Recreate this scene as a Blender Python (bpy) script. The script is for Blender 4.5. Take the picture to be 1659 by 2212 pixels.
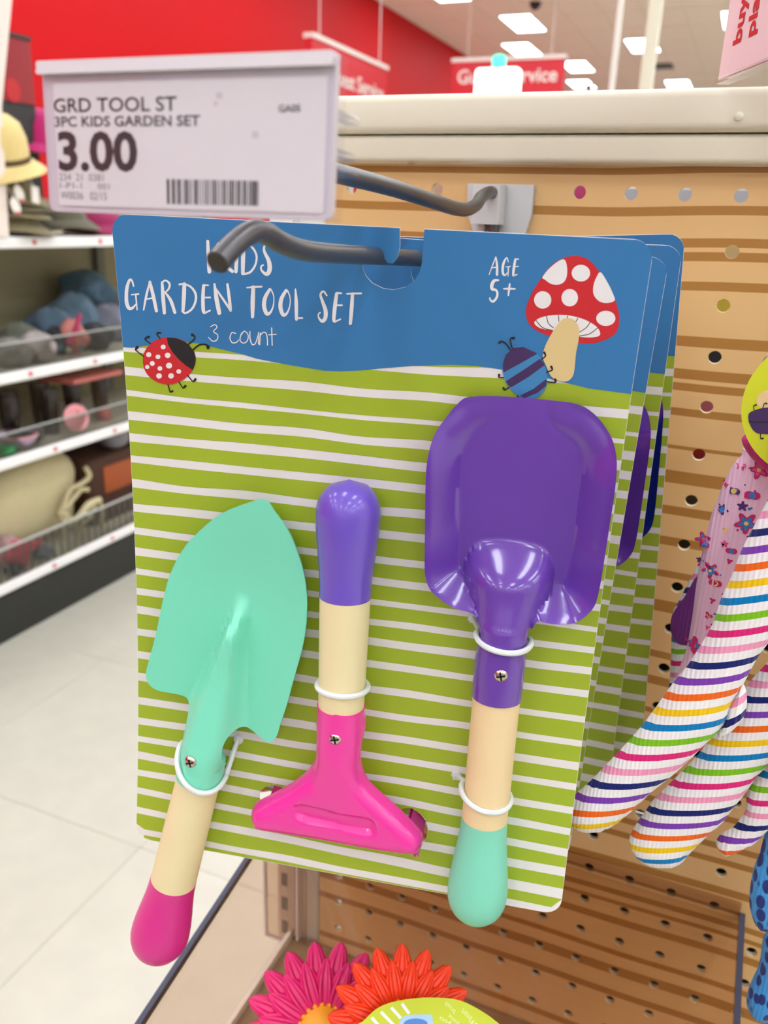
import bpy, math, random
import numpy as np
from mathutils import Matrix, Vector
from mathutils.geometry import delaunay_2d_cdt

random.seed(7)
S = bpy.context.scene
COL = S.collection
for o in list(bpy.data.objects):
    bpy.data.objects.remove(o)

# ---------------------------------------------------------------- camera
# Working units: millimetres. x runs along the pegboard, y into the shop behind it, z up;
# the zero is the pegboard hole right of the hook, 1316 mm above the shop floor.
FZ = -1316.04
YAW, PIT, ROL = [math.radians(a) for a in (22.1204, 19.3538, 1.9953)]
CAM = np.array([84.0, -454.0, -16.04])
FPX, CX, CY = 1800.0, 829.5, 1106.0


def cam_rows():
    f0 = np.array([-math.sin(YAW), math.cos(YAW), 0.0]); r0 = np.array([math.cos(YAW), math.sin(YAW), 0.0])
    u0 = np.array([0, 0, 1.0])
    f = f0 * math.cos(PIT) - u0 * math.sin(PIT); u = u0 * math.cos(PIT) + f0 * math.sin(PIT)
    r = r0 * math.cos(ROL) + u * math.sin(ROL); u = u * math.cos(ROL) - r0 * math.sin(ROL)
    return np.array([r, -u, f])


ROWS = cam_rows()


def W(p):
    return Vector((p[0] / 1000, p[1] / 1000, (p[2] - FZ) / 1000))


cd = bpy.data.cameras.new('camera'); cam = bpy.data.objects.new('camera', cd); COL.objects.link(cam)
cd.sensor_fit = 'HORIZONTAL'; cd.sensor_width = 36.0; cd.lens = 36.0 * FPX / 1659.0
cd.clip_start = 0.01; cd.clip_end = 100
m = Matrix(((ROWS[0][0], -ROWS[1][0], -ROWS[2][0]), (ROWS[0][1], -ROWS[1][1], -ROWS[2][1]), (ROWS[0][2], -ROWS[1][2], -ROWS[2][2])))
cam.matrix_world = Matrix.Translation(W(CAM)) @ m.to_4x4()
cd.dof.use_dof = True; cd.dof.focus_distance = 0.325; cd.dof.aperture_fstop = 17.0
S.camera = cam

# ---------------------------------------------------------------- world, view
w = bpy.data.worlds.new('world'); S.world = w; w.use_nodes = True
w.node_tree.nodes['Background'].inputs[0].default_value = (0.95, 0.97, 1.0, 1); w.node_tree.nodes['Background'].inputs[1].default_value = 0.3
S.view_settings.view_transform = 'Standard'; S.view_settings.look = 'None'; S.view_settings.gamma = 1.0
S.cycles.max_bounces = 6; S.cycles.diffuse_bounces = 3; S.cycles.glossy_bounces = 3; S.cycles.transmission_bounces = 3; S.cycles.transparent_max_bounces = 12
S.cycles.caustics_reflective = False; S.cycles.caustics_refractive = False; S.cycles.sample_clamp_indirect = 6.0; S.cycles.adaptive_threshold = 0.05
S.view_settings.use_curve_mapping = False; S.view_settings.exposure = 0.0
PANEL = 13.9            # radiance of the ceiling light panels


# ---------------------------------------------------------------- unprojection helpers (a pixel of the photograph on a known surface)
def ray(u, v):
    return ROWS.T @ np.array([(u - CX) / FPX, (v - CY) / FPX, 1.0])


def on_y(u, v, y):
    d = ray(u, v); return CAM + d * ((y - CAM[1]) / d[1])


def on_x(u, v, x):
    d = ray(u, v); return CAM + d * ((x - CAM[0]) / d[0])


def on_z(u, v, z):
    d = ray(u, v); return CAM + d * ((z - CAM[2]) / d[2])


def at_depth(u, v, dep):
    return CAM + dep * ray(u, v)


# ---------------------------------------------------------------- materials
def lin(c):
    r = []
    for x in c[:3]:
        x /= 255.0
        r.append(x / 12.92 if x <= 0.04045 else ((x + 0.055) / 1.055) ** 2.4)
    return (r[0], r[1], r[2], 1.0)


def nt(name):
    mt = bpy.data.materials.new(name); mt.use_nodes = True
    t = mt.node_tree
    return mt, t, t.nodes['Principled BSDF']


def mat(name, c, rough=0.5, metal=0.0, spec=0.5, coat=0.0, noise=0.0, nscale=200.0, bump=0.0, bscale=600.0, sheen=0.0, emit=0.0, sss=0.0):
    mt, t, b = nt(name)
    b.inputs['Base Color'].default_value = lin(c); b.inputs['Roughness'].default_value = rough
    b.inputs['Metallic'].default_value = metal; b.inputs['Specular IOR Level'].default_value = spec
    b.inputs['Coat Weight'].default_value = coat; b.inputs['Coat Roughness'].default_value = 0.08
    b.inputs['Sheen Weight'].default_value = sheen
    if emit:
        b.inputs['Emission Color'].default_value = lin(c); b.inputs['Emission Strength'].default_value = emit
    tc = None
    if noise or bump:
        tc = t.nodes.new('ShaderNodeTexCoord')
    if noise:
        n = t.nodes.new('ShaderNodeTexNoise'); n.inputs['Scale'].default_value = nscale; n.inputs['Detail'].default_value = 4
        t.links.new(tc.outputs['Object'], n.inputs['Vector'])
        mx = t.nodes.new('ShaderNodeMix'); mx.data_type = 'RGBA'
        c0 = lin(c); k = 1 - noise
        mx.inputs[6].default_value = (c0[0] * k, c0[1] * k, c0[2] * k, 1); mx.inputs[7].default_value = tuple(min(1, x * (1 + noise * .5)) for x in c0[:3]) + (1,)
        t.links.new(n.outputs['Fac'], mx.inputs[0]); t.links.new(mx.outputs[2], b.inputs['Base Color'])
    if bump:
        n2 = t.nodes.new('ShaderNodeTexNoise'); n2.inputs['Scale'].default_value = bscale; n2.inputs['Detail'].default_value = 2
        t.links.new(tc.outputs['Object'], n2.inputs['Vector'])
        bp = t.nodes.new('ShaderNodeBump'); bp.inputs['Strength'].default_value = bump; bp.inputs['Distance'].default_value = 0.0005
        t.links.new(n2.outputs['Fac'], bp.inputs['Height']); t.links.new(bp.outputs['Normal'], b.inputs['Normal'])
    return mt


def clear(name, tint=(250, 252, 252), gloss=1.0, rough=0.02, ior=1.45):
    mt = bpy.data.materials.new(name); mt.use_nodes = True; t = mt.node_tree; t.nodes.clear()
    out = t.nodes.new('ShaderNodeOutputMaterial'); tr = t.nodes.new('ShaderNodeBsdfTransparent'); gl = t.nodes.new('ShaderNodeBsdfGlossy')
    fr = t.nodes.new('ShaderNodeLayerWeight'); mx = t.nodes.new('ShaderNodeMixShader'); mu = t.nodes.new('ShaderNodeMath'); mu.operation = 'MULTIPLY'
    tr.inputs[0].default_value = lin(tint); gl.inputs['Roughness'].default_value = rough; fr.inputs['Blend'].default_value = 0.5
    r0 = ((ior - 1) / (ior + 1)) ** 2
    pw = math_node(t, 'POWER', fr.outputs['Facing'], 5.0); sch = math_node(t, 'ADD', math_node(t, 'MULTIPLY', pw, 1 - r0), r0)
    mu.inputs[1].default_value = gloss
    t.links.new(sch, mu.inputs[0]); mu.use_clamp = True; t.links.new(mu.outputs[0], mx.inputs[0]); t.links.new(tr.outputs[0], mx.inputs[1]); t.links.new(gl.outputs[0], mx.inputs[2])
    t.links.new(mx.outputs[0], out.inputs[0])
    return mt


def ramp(t, stops, interp='CONSTANT'):
    r = t.nodes.new('ShaderNodeValToRGB'); e = r.color_ramp; e.interpolation = interp
    while len(e.elements) > 1:
        e.elements.remove(e.elements[-1])
    e.elements[0].position = stops[0][0]; e.elements[0].color = stops[0][1]
    for p, c in stops[1:]:
        x = e.elements.new(p); x.color = c
    return r


def math_node(t, op, a, b=None):
    n = t.nodes.new('ShaderNodeMath'); n.operation = op
    for i, x in enumerate((a, b)):
        if x is None:
            continue
        if isinstance(x, (int, float)):
            n.inputs[i].default_value = x
        else:
            t.links.new(x, n.inputs[i])
    return n.outputs[0]


def board_material():
    mt, t, b = nt('wood_print_board')
    b.inputs['Roughness'].default_value = 0.42; b.inputs['Specular IOR Level'].default_value = 0.35
    tc = t.nodes.new('ShaderNodeTexCoord'); sp = t.nodes.new('ShaderNodeSeparateXYZ'); t.links.new(tc.outputs['Object'], sp.inputs[0])
    n = t.nodes.new('ShaderNodeTexNoise'); n.inputs['Scale'].default_value = 4.5; n.inputs['Detail'].default_value = 1
    mp = t.nodes.new('ShaderNodeMapping'); mp.inputs['Scale'].default_value = (1, 1, 0.9); t.links.new(tc.outputs['Object'], mp.inputs[0]); t.links.new(mp.outputs[0], n.inputs['Vector'])
    wob = math_node(t, 'MULTIPLY', math_node(t, 'SUBTRACT', n.outputs['Fac'], 0.5), 0.022)
    z = math_node(t, 'ADD', sp.outputs['Z'], wob)            # metres, relative to hole row
    light, dark = lin((234, 192, 132)), lin((180, 128, 62))
    bands = [(10.4, 7.4), (-6.6, -10.8), (-20.8, -25.6), (-27.2, -31.0), (-40.1, -44.3), (-66.0, -71.1), (-82.3, -87.2), (-89.3, -93.2), (-102.3, -106.4),
             (-122.3, -124.7), (-136.8, -144.5), (-156.8, -162.7), (-176, -181), (-196, -199.5), (-214, -221)]
    st = [(0.0, light)]
    for a, c in reversed(bands):
        st += [((c + 240) / 260, dark), ((a + 240) / 260, light)]
    r1 = ramp(t, st); t.links.new(math_node(t, 'DIVIDE', math_node(t, 'ADD', z, 0.240), 0.260), r1.inputs[0])
    low = [(-246, -250), (-262, -268), (-283, -286), (-300, -307), (-322, -326), (-341, -345), (-362, -366), (-373, -377), (-393.6, -399.3), (-418.2, -421.8), (-426.5, -430.2), (-440, -445), (-465.5, -470.1), (-478.9, -486.6), (-500.3, -505.0)]
    st = [(0.0, light)]
    for a, c in reversed(low):
        st += [((c + 520) / 280, dark), ((a + 520) / 280, light)]
    r2 = ramp(t, st); t.links.new(math_node(t, 'DIVIDE', math_node(t, 'ADD', z, 0.520), 0.280), r2.inputs[0])
    st = [(0.0, light)]
    for q in range(12):
        a = 0.06 + q * 0.077
        st += [(a, dark), (a + (0.016, 0.028, 0.02)[q % 3], light)]
    r3 = ramp(t, st); t.links.new(math_node(t, 'DIVIDE', math_node(t, 'ADD', z, 0.80), 0.28), r3.inputs[0])
    m1 = t.nodes.new('ShaderNodeMix'); m1.data_type = 'RGBA'; t.links.new(math_node(t, 'GREATER_THAN', z, -0.240), m1.inputs[0])
    m2 = t.nodes.new('ShaderNodeMix'); m2.data_type = 'RGBA'; t.links.new(math_node(t, 'GREATER_THAN', z, -0.520), m2.inputs[0])
    t.links.new(r3.outputs[0], m2.inputs[6]); t.links.new(r2.outputs[0], m2.inputs[7]); t.links.new(m2.outputs[2], m1.inputs[6]); t.links.new(r1.outputs[0], m1.inputs[7])
    t.links.new(m1.outputs[2], b.inputs['Base Color'])
    return mt


def glove_material(name, period=0.052, tilt=(0.0, 0.0, 1.0), off=0.0, amp=0.004):
    cols = [(250, 205, 20), (0, 130, 195), (130, 200, 30), (230, 40, 125), (248, 160, 195), (25, 35, 110), (130, 65, 180), (250, 110, 25)]
    white = lin((250, 246, 246))
    mt, t, b = nt(name); b.inputs['Roughness'].default_value = 0.85; b.inputs['Sheen Weight'].default_value = 0.15; b.inputs['Specular IOR Level'].default_value = 0.15
    tc = t.nodes.new('ShaderNodeTexCoord'); vm = t.nodes.new('ShaderNodeVectorMath'); vm.operation = 'DOT_PRODUCT'
    t.links.new(tc.outputs['Object'], vm.inputs[0]); vm.inputs[1].default_value = tilt
    n = t.nodes.new('ShaderNodeTexNoise'); n.inputs['Scale'].default_value = 14; n.inputs['Detail'].default_value = 0.5; t.links.new(tc.outputs['Object'], n.inputs['Vector'])
    z = math_node(t, 'ADD', vm.outputs['Value'], math_node(t, 'MULTIPLY', math_node(t, 'SUBTRACT', n.outputs['Fac'], 0.5), amp))
    fr = math_node(t, 'FRACT', math_node(t, 'ADD', math_node(t, 'DIVIDE', z, period), off))
    st = []
    for i, c in enumerate(cols):          # going down the finger: yellow, blue, green, hot pink, pink, navy, purple, orange
        a = 1 - (i + 1) / 8
        st += [(a, white), (a + 0.068, lin(c))]
    st.sort(key=lambda q: q[0])
    r = ramp(t, st); t.links.new(fr, r.inputs[0]); t.links.new(r.outputs[0], b.inputs['Base Color'])
    wv = t.nodes.new('ShaderNodeTexWave'); wv.inputs['Scale'].default_value = 190; wv.bands_direction = 'X'; t.links.new(tc.outputs['Object'], wv.inputs['Vector'])
    bp = t.nodes.new('ShaderNodeBump'); bp.inputs['Strength'].default_value = 0.35; bp.inputs['Distance'].default_value = 0.0006
    t.links.new(wv.outputs['Fac'], bp.inputs['Height']); t.links.new(bp.outputs['Normal'], b.inputs['Normal'])
    return mt


def rib_material(name, c, c2=None, scale=190, spots=None):
    mt, t, b = nt(name); b.inputs['Roughness'].default_value = 0.85; b.inputs['Sheen Weight'].default_value = 0.15; b.inputs['Base Color'].default_value = lin(c)
    tc = t.nodes.new('ShaderNodeTexCoord')
    if spots:
        # navy dashes knitted in offset rows
        mp = t.nodes.new('ShaderNodeMapping'); mp.inputs['Scale'].default_value = (210, 210, 120); t.links.new(tc.outputs['Object'], mp.inputs[0])
        v = t.nodes.new('ShaderNodeTexVoronoi'); v.inputs['Scale'].default_value = 1.0; v.inputs['Randomness'].default_value = 0.35; t.links.new(mp.outputs[0], v.inputs['Vector'])
        r = ramp(t, [(0.0, lin(spots)), (0.40, lin(spots)), (0.48, lin(c))], 'LINEAR'); t.links.new(v.outputs['Distance'], r.inputs[0]); t.links.new(r.outputs[0], b.inputs['Base Color'])
    wv = t.nodes.new('ShaderNodeTexWave'); wv.inputs['Scale'].default_value = scale; wv.bands_direction = 'X'; t.links.new(tc.outputs['Object'], wv.inputs['Vector'])
    bp = t.nodes.new('ShaderNodeBump'); bp.inputs['Strength'].default_value = 0.4; bp.inputs['Distance'].default_value = 0.0006
    t.links.new(wv.outputs['Fac'], bp.inputs['Height']); t.links.new(bp.outputs['Normal'], b.inputs['Normal'])
    return mt


MT = dict(
    board=board_material(), board_edge=mat('board_fibre', (244, 226, 190), .8),
    rail=mat('cream_steel', (236, 230, 206), .33, noise=.03, nscale=8),
    wire=mat('galvanised_wire', (104, 104, 106), .36, metal=.7, noise=.18, nscale=900),
    bracket=mat('grey_plastic', (214, 214, 214), .45, noise=.03, nscale=60),
    cardw=mat('card_white', (238, 231, 228), .42, coat=.08), cardback=mat('card_back', (190, 178, 160), .7),
    green=mat('print_green', (164, 184, 40), .42, coat=.08), blue=mat('print_blue', (50, 120, 178), .42, coat=.08),
    ink=mat('print_black', (28, 26, 30), .4, coat=.2), white=mat('print_white', (240, 234, 234), .4, coat=.2), red=mat('print_red', (208, 36, 44), .38, coat=.2),
    tan=mat('print_tan', (226, 198, 140), .4, coat=.2), bluebug=mat('print_lightblue', (62, 134, 190), .4, coat=.2), purplebug=mat('print_purple', (66, 40, 92), .4, coat=.2),
    mint=mat('mint_enamel', (126, 224, 190), .3, coat=.25), purple=mat('purple_enamel', (106, 62, 166), .2, coat=.55), pink=mat('pink_enamel', (242, 54, 160), .24, coat=.35), navy=mat('navy_enamel', (24, 42, 130), .18, coat=.7),
    wood=mat('pale_wood', (240, 222, 172), .5, noise=.06, nscale=40), wood2=mat('warm_wood', (244, 216, 164), .5, noise=.08, nscale=40),
    purplepaint=mat('purple_paint', (112, 82, 196), .28, coat=.4), pinkpaint=mat('pink_paint', (216, 38, 136), .4, coat=.2), mintpaint=mat('mint_paint', (130, 218, 188), .42, coat=.15),
    screw=mat('bright_screw', (200, 192, 178), .22, metal=1.0), screwdark=mat('screw_recess', (40, 34, 26), .5, metal=.6), tie=mat('nylon_tie', (226, 230, 226), .35, noise=.03, nscale=700),
    paper=mat('label_paper', (240, 236, 234), .6, noise=.02, nscale=40), inkgrey=mat('label_ink', (58, 54, 56), .6), inklight=mat('label_fine_ink', (150, 146, 146), .6), holder=clear('clear_holder', (253, 252, 254), gloss=.8, rough=.08),
    holderw=mat('frosted_holder', (226, 220, 224), .25, coat=.4),
    acrylic=clear('clear_acrylic', (242, 232, 224), gloss=1.4, rough=.04), acryledge=mat('acrylic_edge', (74, 78, 98), .2),
    clearfence=clear('clear_shelf_front', (225, 225, 222), gloss=1.0, rough=.05), clearline=mat('fence_rim', (190, 190, 186), .3),
    post=mat('white_steel', (242, 240, 234), .4), slot=mat('slot_dark', (110, 104, 98), .7),
    redwall=mat('red_wall', (206, 12, 20), .55, spec=.15), ceilmat=mat('ceiling_tile', (255, 246, 228), .95), grid=mat('ceiling_bar', (248, 234, 214), .7), wallmat=mat('shop_wall', (232, 230, 226), .8),
    tile=mat('vinyl_tile', (200, 195, 179), .35, noise=.10, nscale=16), grout=mat('tile_joint', (193, 188, 172), .7),
    panel=mat('light_panel', (234, 242, 252), .5, emit=PANEL), panelframe=mat('panel_frame', (225, 210, 195), .6),
    blocker=mat('light_blocker_taupe', (150, 140, 134), .9, noise=.3, nscale=6),
    signred=mat('sign_red', (214, 38, 52), .4), signwhite=mat('sign_white', (244, 236, 226), .4), greenlamp=mat('green_lamp', (70, 225, 185), .3, emit=1.6), lampwhite=mat('lane_lamp', (255, 252, 248), .5, emit=3.0), dark=mat('dark_plastic', (45, 42, 44), .5),
    signpink=mat('sign_card', (244, 226, 230), .35, coat=.2), signink=mat('sign_ink', (205, 30, 45), .4),
    shelf=mat('shelf_enamel', (214, 206, 186), .45), strip=mat('price_strip', (246, 242, 240), .25, coat=.4), reddot=mat('red_dot', (205, 70, 84), .5), kick=mat('black_kick', (34, 35, 30), .5), back=mat('back_panel', (158, 148, 116), .8), dimpost=mat('dark_upright', (120, 116, 106), .7),
)

# ---------------------------------------------------------------- object helpers


def link(name, verts, faces, material, parent=None, smooth=True, base=None, mats=None, fmat=None):
    """One mesh object; verts in mm. Without a parent, verts are place coordinates and the object sits at its base point."""
    v = np.array(verts, float).reshape(-1, 3)
    if parent is None:
        if base is None:
            base = np.array([(v[:, 0].min() + v[:, 0].max()) / 2, (v[:, 1].min() + v[:, 1].max()) / 2, v[:, 2].min()])
        vv = (v - base) / 1000
    else:
        vv = (v - np.array(parent.get('_b', (0, 0, 0)), float)) / 1000
    me = bpy.data.meshes.new(name); me.from_pydata(vv.tolist(), [], [list(map(int, f)) for f in faces])
    me.materials.append(MT[material] if isinstance(material, str) else material)
    for x in (mats or []):
        me.materials.append(MT[x] if isinstance(x, str) else x)
    if fmat is not None:
        me.polygons.foreach_set('material_index', list(fmat))
    if smooth:
        me.polygons.foreach_set('use_smooth', [True] * len(me.polygons))
        try:
            me.set_sharp_from_angle(angle=math.radians(38))
        except Exception:
            pass
    me.update()
    o = bpy.data.objects.new(name, me); COL.objects.link(o)
    if parent is None:
        o.location = W(base); o['_b'] = [float(x) for x in base]
    else:
        o.parent = parent; o['_b'] = list(parent.get('_b', (0.0, 0.0, 0.0)))
    return o


def tag(o, label, cat, group=None):
    o['label'] = label; o['category'] = cat
    if group:
        o['group'] = group
    return o


def struct(o):
    o['kind'] = 'structure'; return o


def thing(name, label, cat, base, group=None):
    e = bpy.data.objects.new(name, None); COL.objects.link(e); e.empty_display_size = 0.02
    e.location = W(base); e['_b'] = [float(x) for x in base]
    return tag(e, label, cat, group)


def box(x0, x1, y0, y1, z0, z1):
    v = [(x, y, z) for z in (z0, z1) for y in (y0, y1) for x in (x0, x1)]
    f = [(0, 2, 3, 1), (4, 5, 7, 6), (0, 1, 5, 4), (2, 6, 7, 3), (0, 4, 6, 2), (1, 3, 7, 5)]
    return v, f


def rbox(x0, x1, y0, y1, z0, z1, r, seg=4, axis='x'):
    """Box with its long edges rounded (profile rounded in the plane across axis)."""
    if axis == 'x':
        a0, a1, b0, b1, l0, l1 = y0, y1, z0, z1, x0, x1
    elif axis == 'y':
        a0, a1, b0, b1, l0, l1 = x0, x1, z0, z1, y0, y1
    else:
        a0, a1, b0, b1, l0, l1 = x0, x1, y0, y1, z0, z1
    pr = []
    for cx_, cy_, s in ((a1 - r, b1 - r, 0), (a0 + r, b1 - r, 90), (a0 + r, b0 + r, 180), (a1 - r, b0 + r, 270)):
        for i in range(seg + 1):
            t = math.radians(s + 90 * i / seg); pr.append((cx_ + r * math.cos(t), cy_ + r * math.sin(t)))
    n = len(pr)
    mk = {'x': lambda a, b, l: (l, a, b), 'y': lambda a, b, l: (a, l, b), 'z': lambda a, b, l: (a, b, l)}[axis]
    v = [mk(a, b, l0) for a, b in pr] + [mk(a, b, l1) for a, b in pr]
    f = [(i, (i + 1) % n, n + (i + 1) % n, n + i) for i in range(n)] + [tuple(range(n))[::-1], tuple(range(n, 2 * n))]
    return v, f


def join(*parts):
    V, F = [], []
    for v, f in parts:
        b = len(V); V += list(map(tuple, v)); F += [tuple(i + b for i in q) for q in f]
    return V, F


def catmull(pts, n=8):
    P_ = np.array(pts, float); out = []
    for i in range(len(P_) - 1):
        p0 = P_[max(i - 1, 0)]; p1 = P_[i]; p2 = P_[i + 1]; p3 = P_[min(i + 2, len(P_) - 1)]
        for k in range(n):
            t = k / n
            out.append(0.5 * ((2 * p1) + (-p0 + p2) * t + (2 * p0 - 5 * p1 + 4 * p2 - p3) * t * t + (-p0 + 3 * p1 - 3 * p2 + p3) * t ** 3))
    out.append(P_[-1])
    return np.array(out)


def tube(pts, r, seg=12, caps=True):
    p = np.array(pts, float); n = len(p)
    rr = np.broadcast_to(np.array(r, float), (n,))
    t = np.gradient(p, axis=0); t /= np.linalg.norm(t, axis=1)[:, None] + 1e-12
    up = np.array([0.13, 0.21, 0.97]); a = np.cross(t[0], up); a /= np.linalg.norm(a)
    V, F = [], []
    for i in range(n):
        a = a - t[i] * (a @ t[i]); a /= np.linalg.norm(a) + 1e-12; b = np.cross(t[i], a)
        for k in range(seg):
            q = 2 * math.pi * k / seg; V.append(tuple(p[i] + rr[i] * (a * math.cos(q) + b * math.sin(q))))
    for i in range(n - 1):
        for k in range(seg):
            F.append((i * seg + k, i * seg + (k + 1) % seg, (i + 1) * seg + (k + 1) % seg, (i + 1) * seg + k))
    if caps:
        F.append(tuple(range(seg))[::-1]); F.append(tuple(range((n - 1) * seg, n * seg)))
    return V, F


def lathe(prof, seg=28, origin=(0, 0, 0), axis=(0, 0, 1), squash=(1, 1), caps=True):
    """prof: (t along axis, radius)"""
    ax = np.array(axis, float); ax /= np.linalg.norm(ax); o = np.array(origin, float)
    a = np.cross(ax, (0, 1, 0) if abs(ax[1]) < .9 else (1, 0, 0)); a /= np.linalg.norm(a); b = np.cross(ax, a)
    V, F = [], []
    for t, r in prof:
        for k in range(seg):
            q = 2 * math.pi * k / seg
            V.append(tuple(o + ax * t + r * (a * math.cos(q) * squash[0] + b * math.sin(q) * squash[1])))
    n = len(prof)
    for i in range(n - 1):
        for k in range(seg):
            F.append((i * seg + k, i * seg + (k + 1) % seg, (i + 1) * seg + (k + 1) % seg, (i + 1) * seg + k))
    if caps:
        F.append(tuple(range(seg))[::-1]); F.append(tuple(range((n - 1) * seg, n * seg)))
    return V, F


def inside(P_, poly):
    P_ = np.asarray(P_, float); poly = np.asarray(poly, float); x, y = P_[:, 0], P_[:, 1]; r = np.zeros(len(P_), bool)
    j = len(poly) - 1
    for i in range(len(poly)):
        xi, yi = poly[i]; xj, yj = poly[j]
        c = ((yi > y) != (yj > y)) & (x < (xj - xi) * (y - yi) / (yj - yi + 1e-15) + xi)
        r ^= c; j = i
    return r


def edge_dist(P_, loops):
    P_ = np.asarray(P_, float); best = np.full(len(P_), 1e9)
    for L in loops:
        L = np.asarray(L, float); A = L; B = np.roll(L, -1, 0)
        for a, b in zip(A, B):
            ab = b - a; t = np.clip(((P_ - a) @ ab) / (ab @ ab + 1e-15), 0, 1)
            best = np.minimum(best, np.linalg.norm(P_ - (a + t[:, None] * ab), axis=1))
    return best


def open_dist(P_, pts):
    P_ = np.asarray(P_, float); L = catmull([(a, b, 0) for a, b in pts], 4)[:, :2]; best = np.full(len(P_), 1e9)
    for a, b in zip(L[:-1], L[1:]):
        ab = b - a; t = np.clip(((P_ - a) @ ab) / (ab @ ab + 1e-15), 0, 1)
        best = np.minimum(best, np.linalg.norm(P_ - (a + t[:, None] * ab), axis=1))
    return best


def fill(outline, holes=(), step=None, stepy=None):
    """Triangles of a flat outline with holes; interior points every step."""
    loops = [np.asarray(outline, float)] + [np.asarray(h, float) for h in holes]
    if step:
        dense = []
        for L in loops:
            q = []
            for a, b in zip(L, np.roll(L, -1, 0)):
                k = max(1, int(np.linalg.norm(b - a) / step)); q += [a + (b - a) * i / k for i in range(k)]
            dense.append(np.array(q))
        loops = dense
    pts, ed = [], []
    for L in loops:
        b = len(pts); pts += L.tolist(); ed += [(b + i, b + (i + 1) % len(L)) for i in range(len(L))]
    if step:
        sy = stepy or step; o = loops[0]
        gx, gy = np.meshgrid(np.arange(o[:, 0].min() + step / 2, o[:, 0].max(), step), np.arange(o[:, 1].min() + sy / 2, o[:, 1].max(), sy))
        g = np.stack([gx.ravel(), gy.ravel()], 1)
        ok = inside(g, o)
        for h in loops[1:]:
            ok &= ~inside(g, h)
        g = g[ok]
        if len(g):
            g = g[edge_dist(g, loops) > 0.3 * min(step, sy)]
        pts += g.tolist()
    res = delaunay_2d_cdt([Vector(p) for p in pts], ed, [], 0, 1e-7)
    v = np.array([(p.x, p.y) for p in res[0]]); f = np.array(res[2])
    c = v[f].mean(1); ok = inside(c, loops[0])
    for h in loops[1:]:
        ok &= ~inside(c, h)
    f = f[ok]
    a, b, d = v[f[:, 0]], v[f[:, 1]], v[f[:, 2]]
    s = (b[:, 0] - a[:, 0]) * (d[:, 1] - a[:, 1]) - (b[:, 1] - a[:, 1]) * (d[:, 0] - a[:, 0])
    f = f[np.abs(s) > 1e-9]; s = s[np.abs(s) > 1e-9]
    f[s < 0] = f[s < 0][:, ::-1]
    return v, f


def solid(v2, f, front, backf=None):
    """Front surface from a map, back surface from another, rim between (counter-clockwise triangles face the viewer)."""
    Fv = [tuple(front(*p)) for p in v2]
    if backf is None:
        return Fv, [tuple(t) for t in f]
    n = len(Fv); Bv = [tuple(backf(*p)) for p in v2]
    cnt = {}
    for t in f:
        for i in range(3):
            e = (int(t[i]), int(t[(i + 1) % 3])); cnt[e] = cnt.get(e, 0) + 1
    F = [tuple(t) for t in f] + [(t[2] + n, t[1] + n, t[0] + n) for t in f]
    for (a, b) in cnt:
        if (b, a) not in cnt:
            F.append((b, a, a + n, b + n))
    return Fv + Bv, F


def smooth_loop(pts, n=4):
    p = [tuple(q) for q in pts]; k = len(p); out = []
    P_ = np.array(p, float)
    for i in range(k):
        p0, p1, p2, p3 = P_[(i - 1) % k], P_[i], P_[(i + 1) % k], P_[(i + 2) % k]
        for j in range(n):
            t = j / n
            out.append(0.5 * ((2 * p1) + (-p0 + p2) * t + (2 * p0 - 5 * p1 + 4 * p2 - p3) * t * t + (-p0 + 3 * p1 - 3 * p2 + p3) * t ** 3))
    return np.array(out)


def ribbon(pts, n=6, closed=False):
    """Brush stroke: pts (x, y, width) -> flat polygon with round ends."""
    q = catmull(pts, n); p = q[:, :2]; w = np.abs(q[:, 2]) / 2
    t = np.gradient(p, axis=0); t /= np.linalg.norm(t, axis=1)[:, None] + 1e-9; nn = np.stack([-t[:, 1], t[:, 0]], 1)
    L = p + nn * w[:, None]; R_ = p - nn * w[:, None]
    V = [tuple(x) for pair in zip(L, R_) for x in pair]; F = [(2 * i, 2 * i + 1, 2 * i + 3, 2 * i + 2) for i in range(len(p) - 1)]
    for end, sgn in ((0, -1), (len(p) - 1, 1)):
        b = len(V); V.append(tuple(p[end])); m_ = 7
        for k in range(m_):
            a = math.pi * k / (m_ - 1) - math.pi / 2
            V.append(tuple(p[end] + w[end] * (sgn * t[end] * math.cos(a) + nn[end] * math.sin(a))))
        F += [(b, b + 1 + k, b + 2 + k) for k in range(m_ - 1)]
    return V, F


def ellipse(cx_, cy_, rx, ry, n=28, rot=0.0):
    c, s = math.cos(rot), math.sin(rot)
    return [(cx_ + rx * math.cos(a) * c - ry * math.sin(a) * s, cy_ + rx * math.cos(a) * s + ry * math.sin(a) * c) for a in (2 * math.pi * k / n for k in range(n))]


def text_mesh(s, bold=0.0):
    cu = bpy.data.curves.new('t', 'FONT'); cu.body = s; cu.fill_mode = 'FRONT'; cu.resolution_u = 3; cu.offset = bold
    o = bpy.data.objects.new('t', cu); COL.objects.link(o)
    bpy.context.view_layer.update()
    me = bpy.data.meshes.new_from_object(o.evaluated_get(bpy.context.evaluated_depsgraph_get()))
    v = np.array([tuple(x.co) for x in me.vertices]); f = [tuple(p.vertices) for p in me.polygons]
    bpy.data.objects.remove(o); bpy.data.curves.remove(cu); bpy.data.meshes.remove(me)
    v = v[:, :2]; v = (v - v.min(0)) / (v.max(0) - v.min(0))
    return v, f            # unit box, y up


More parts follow.
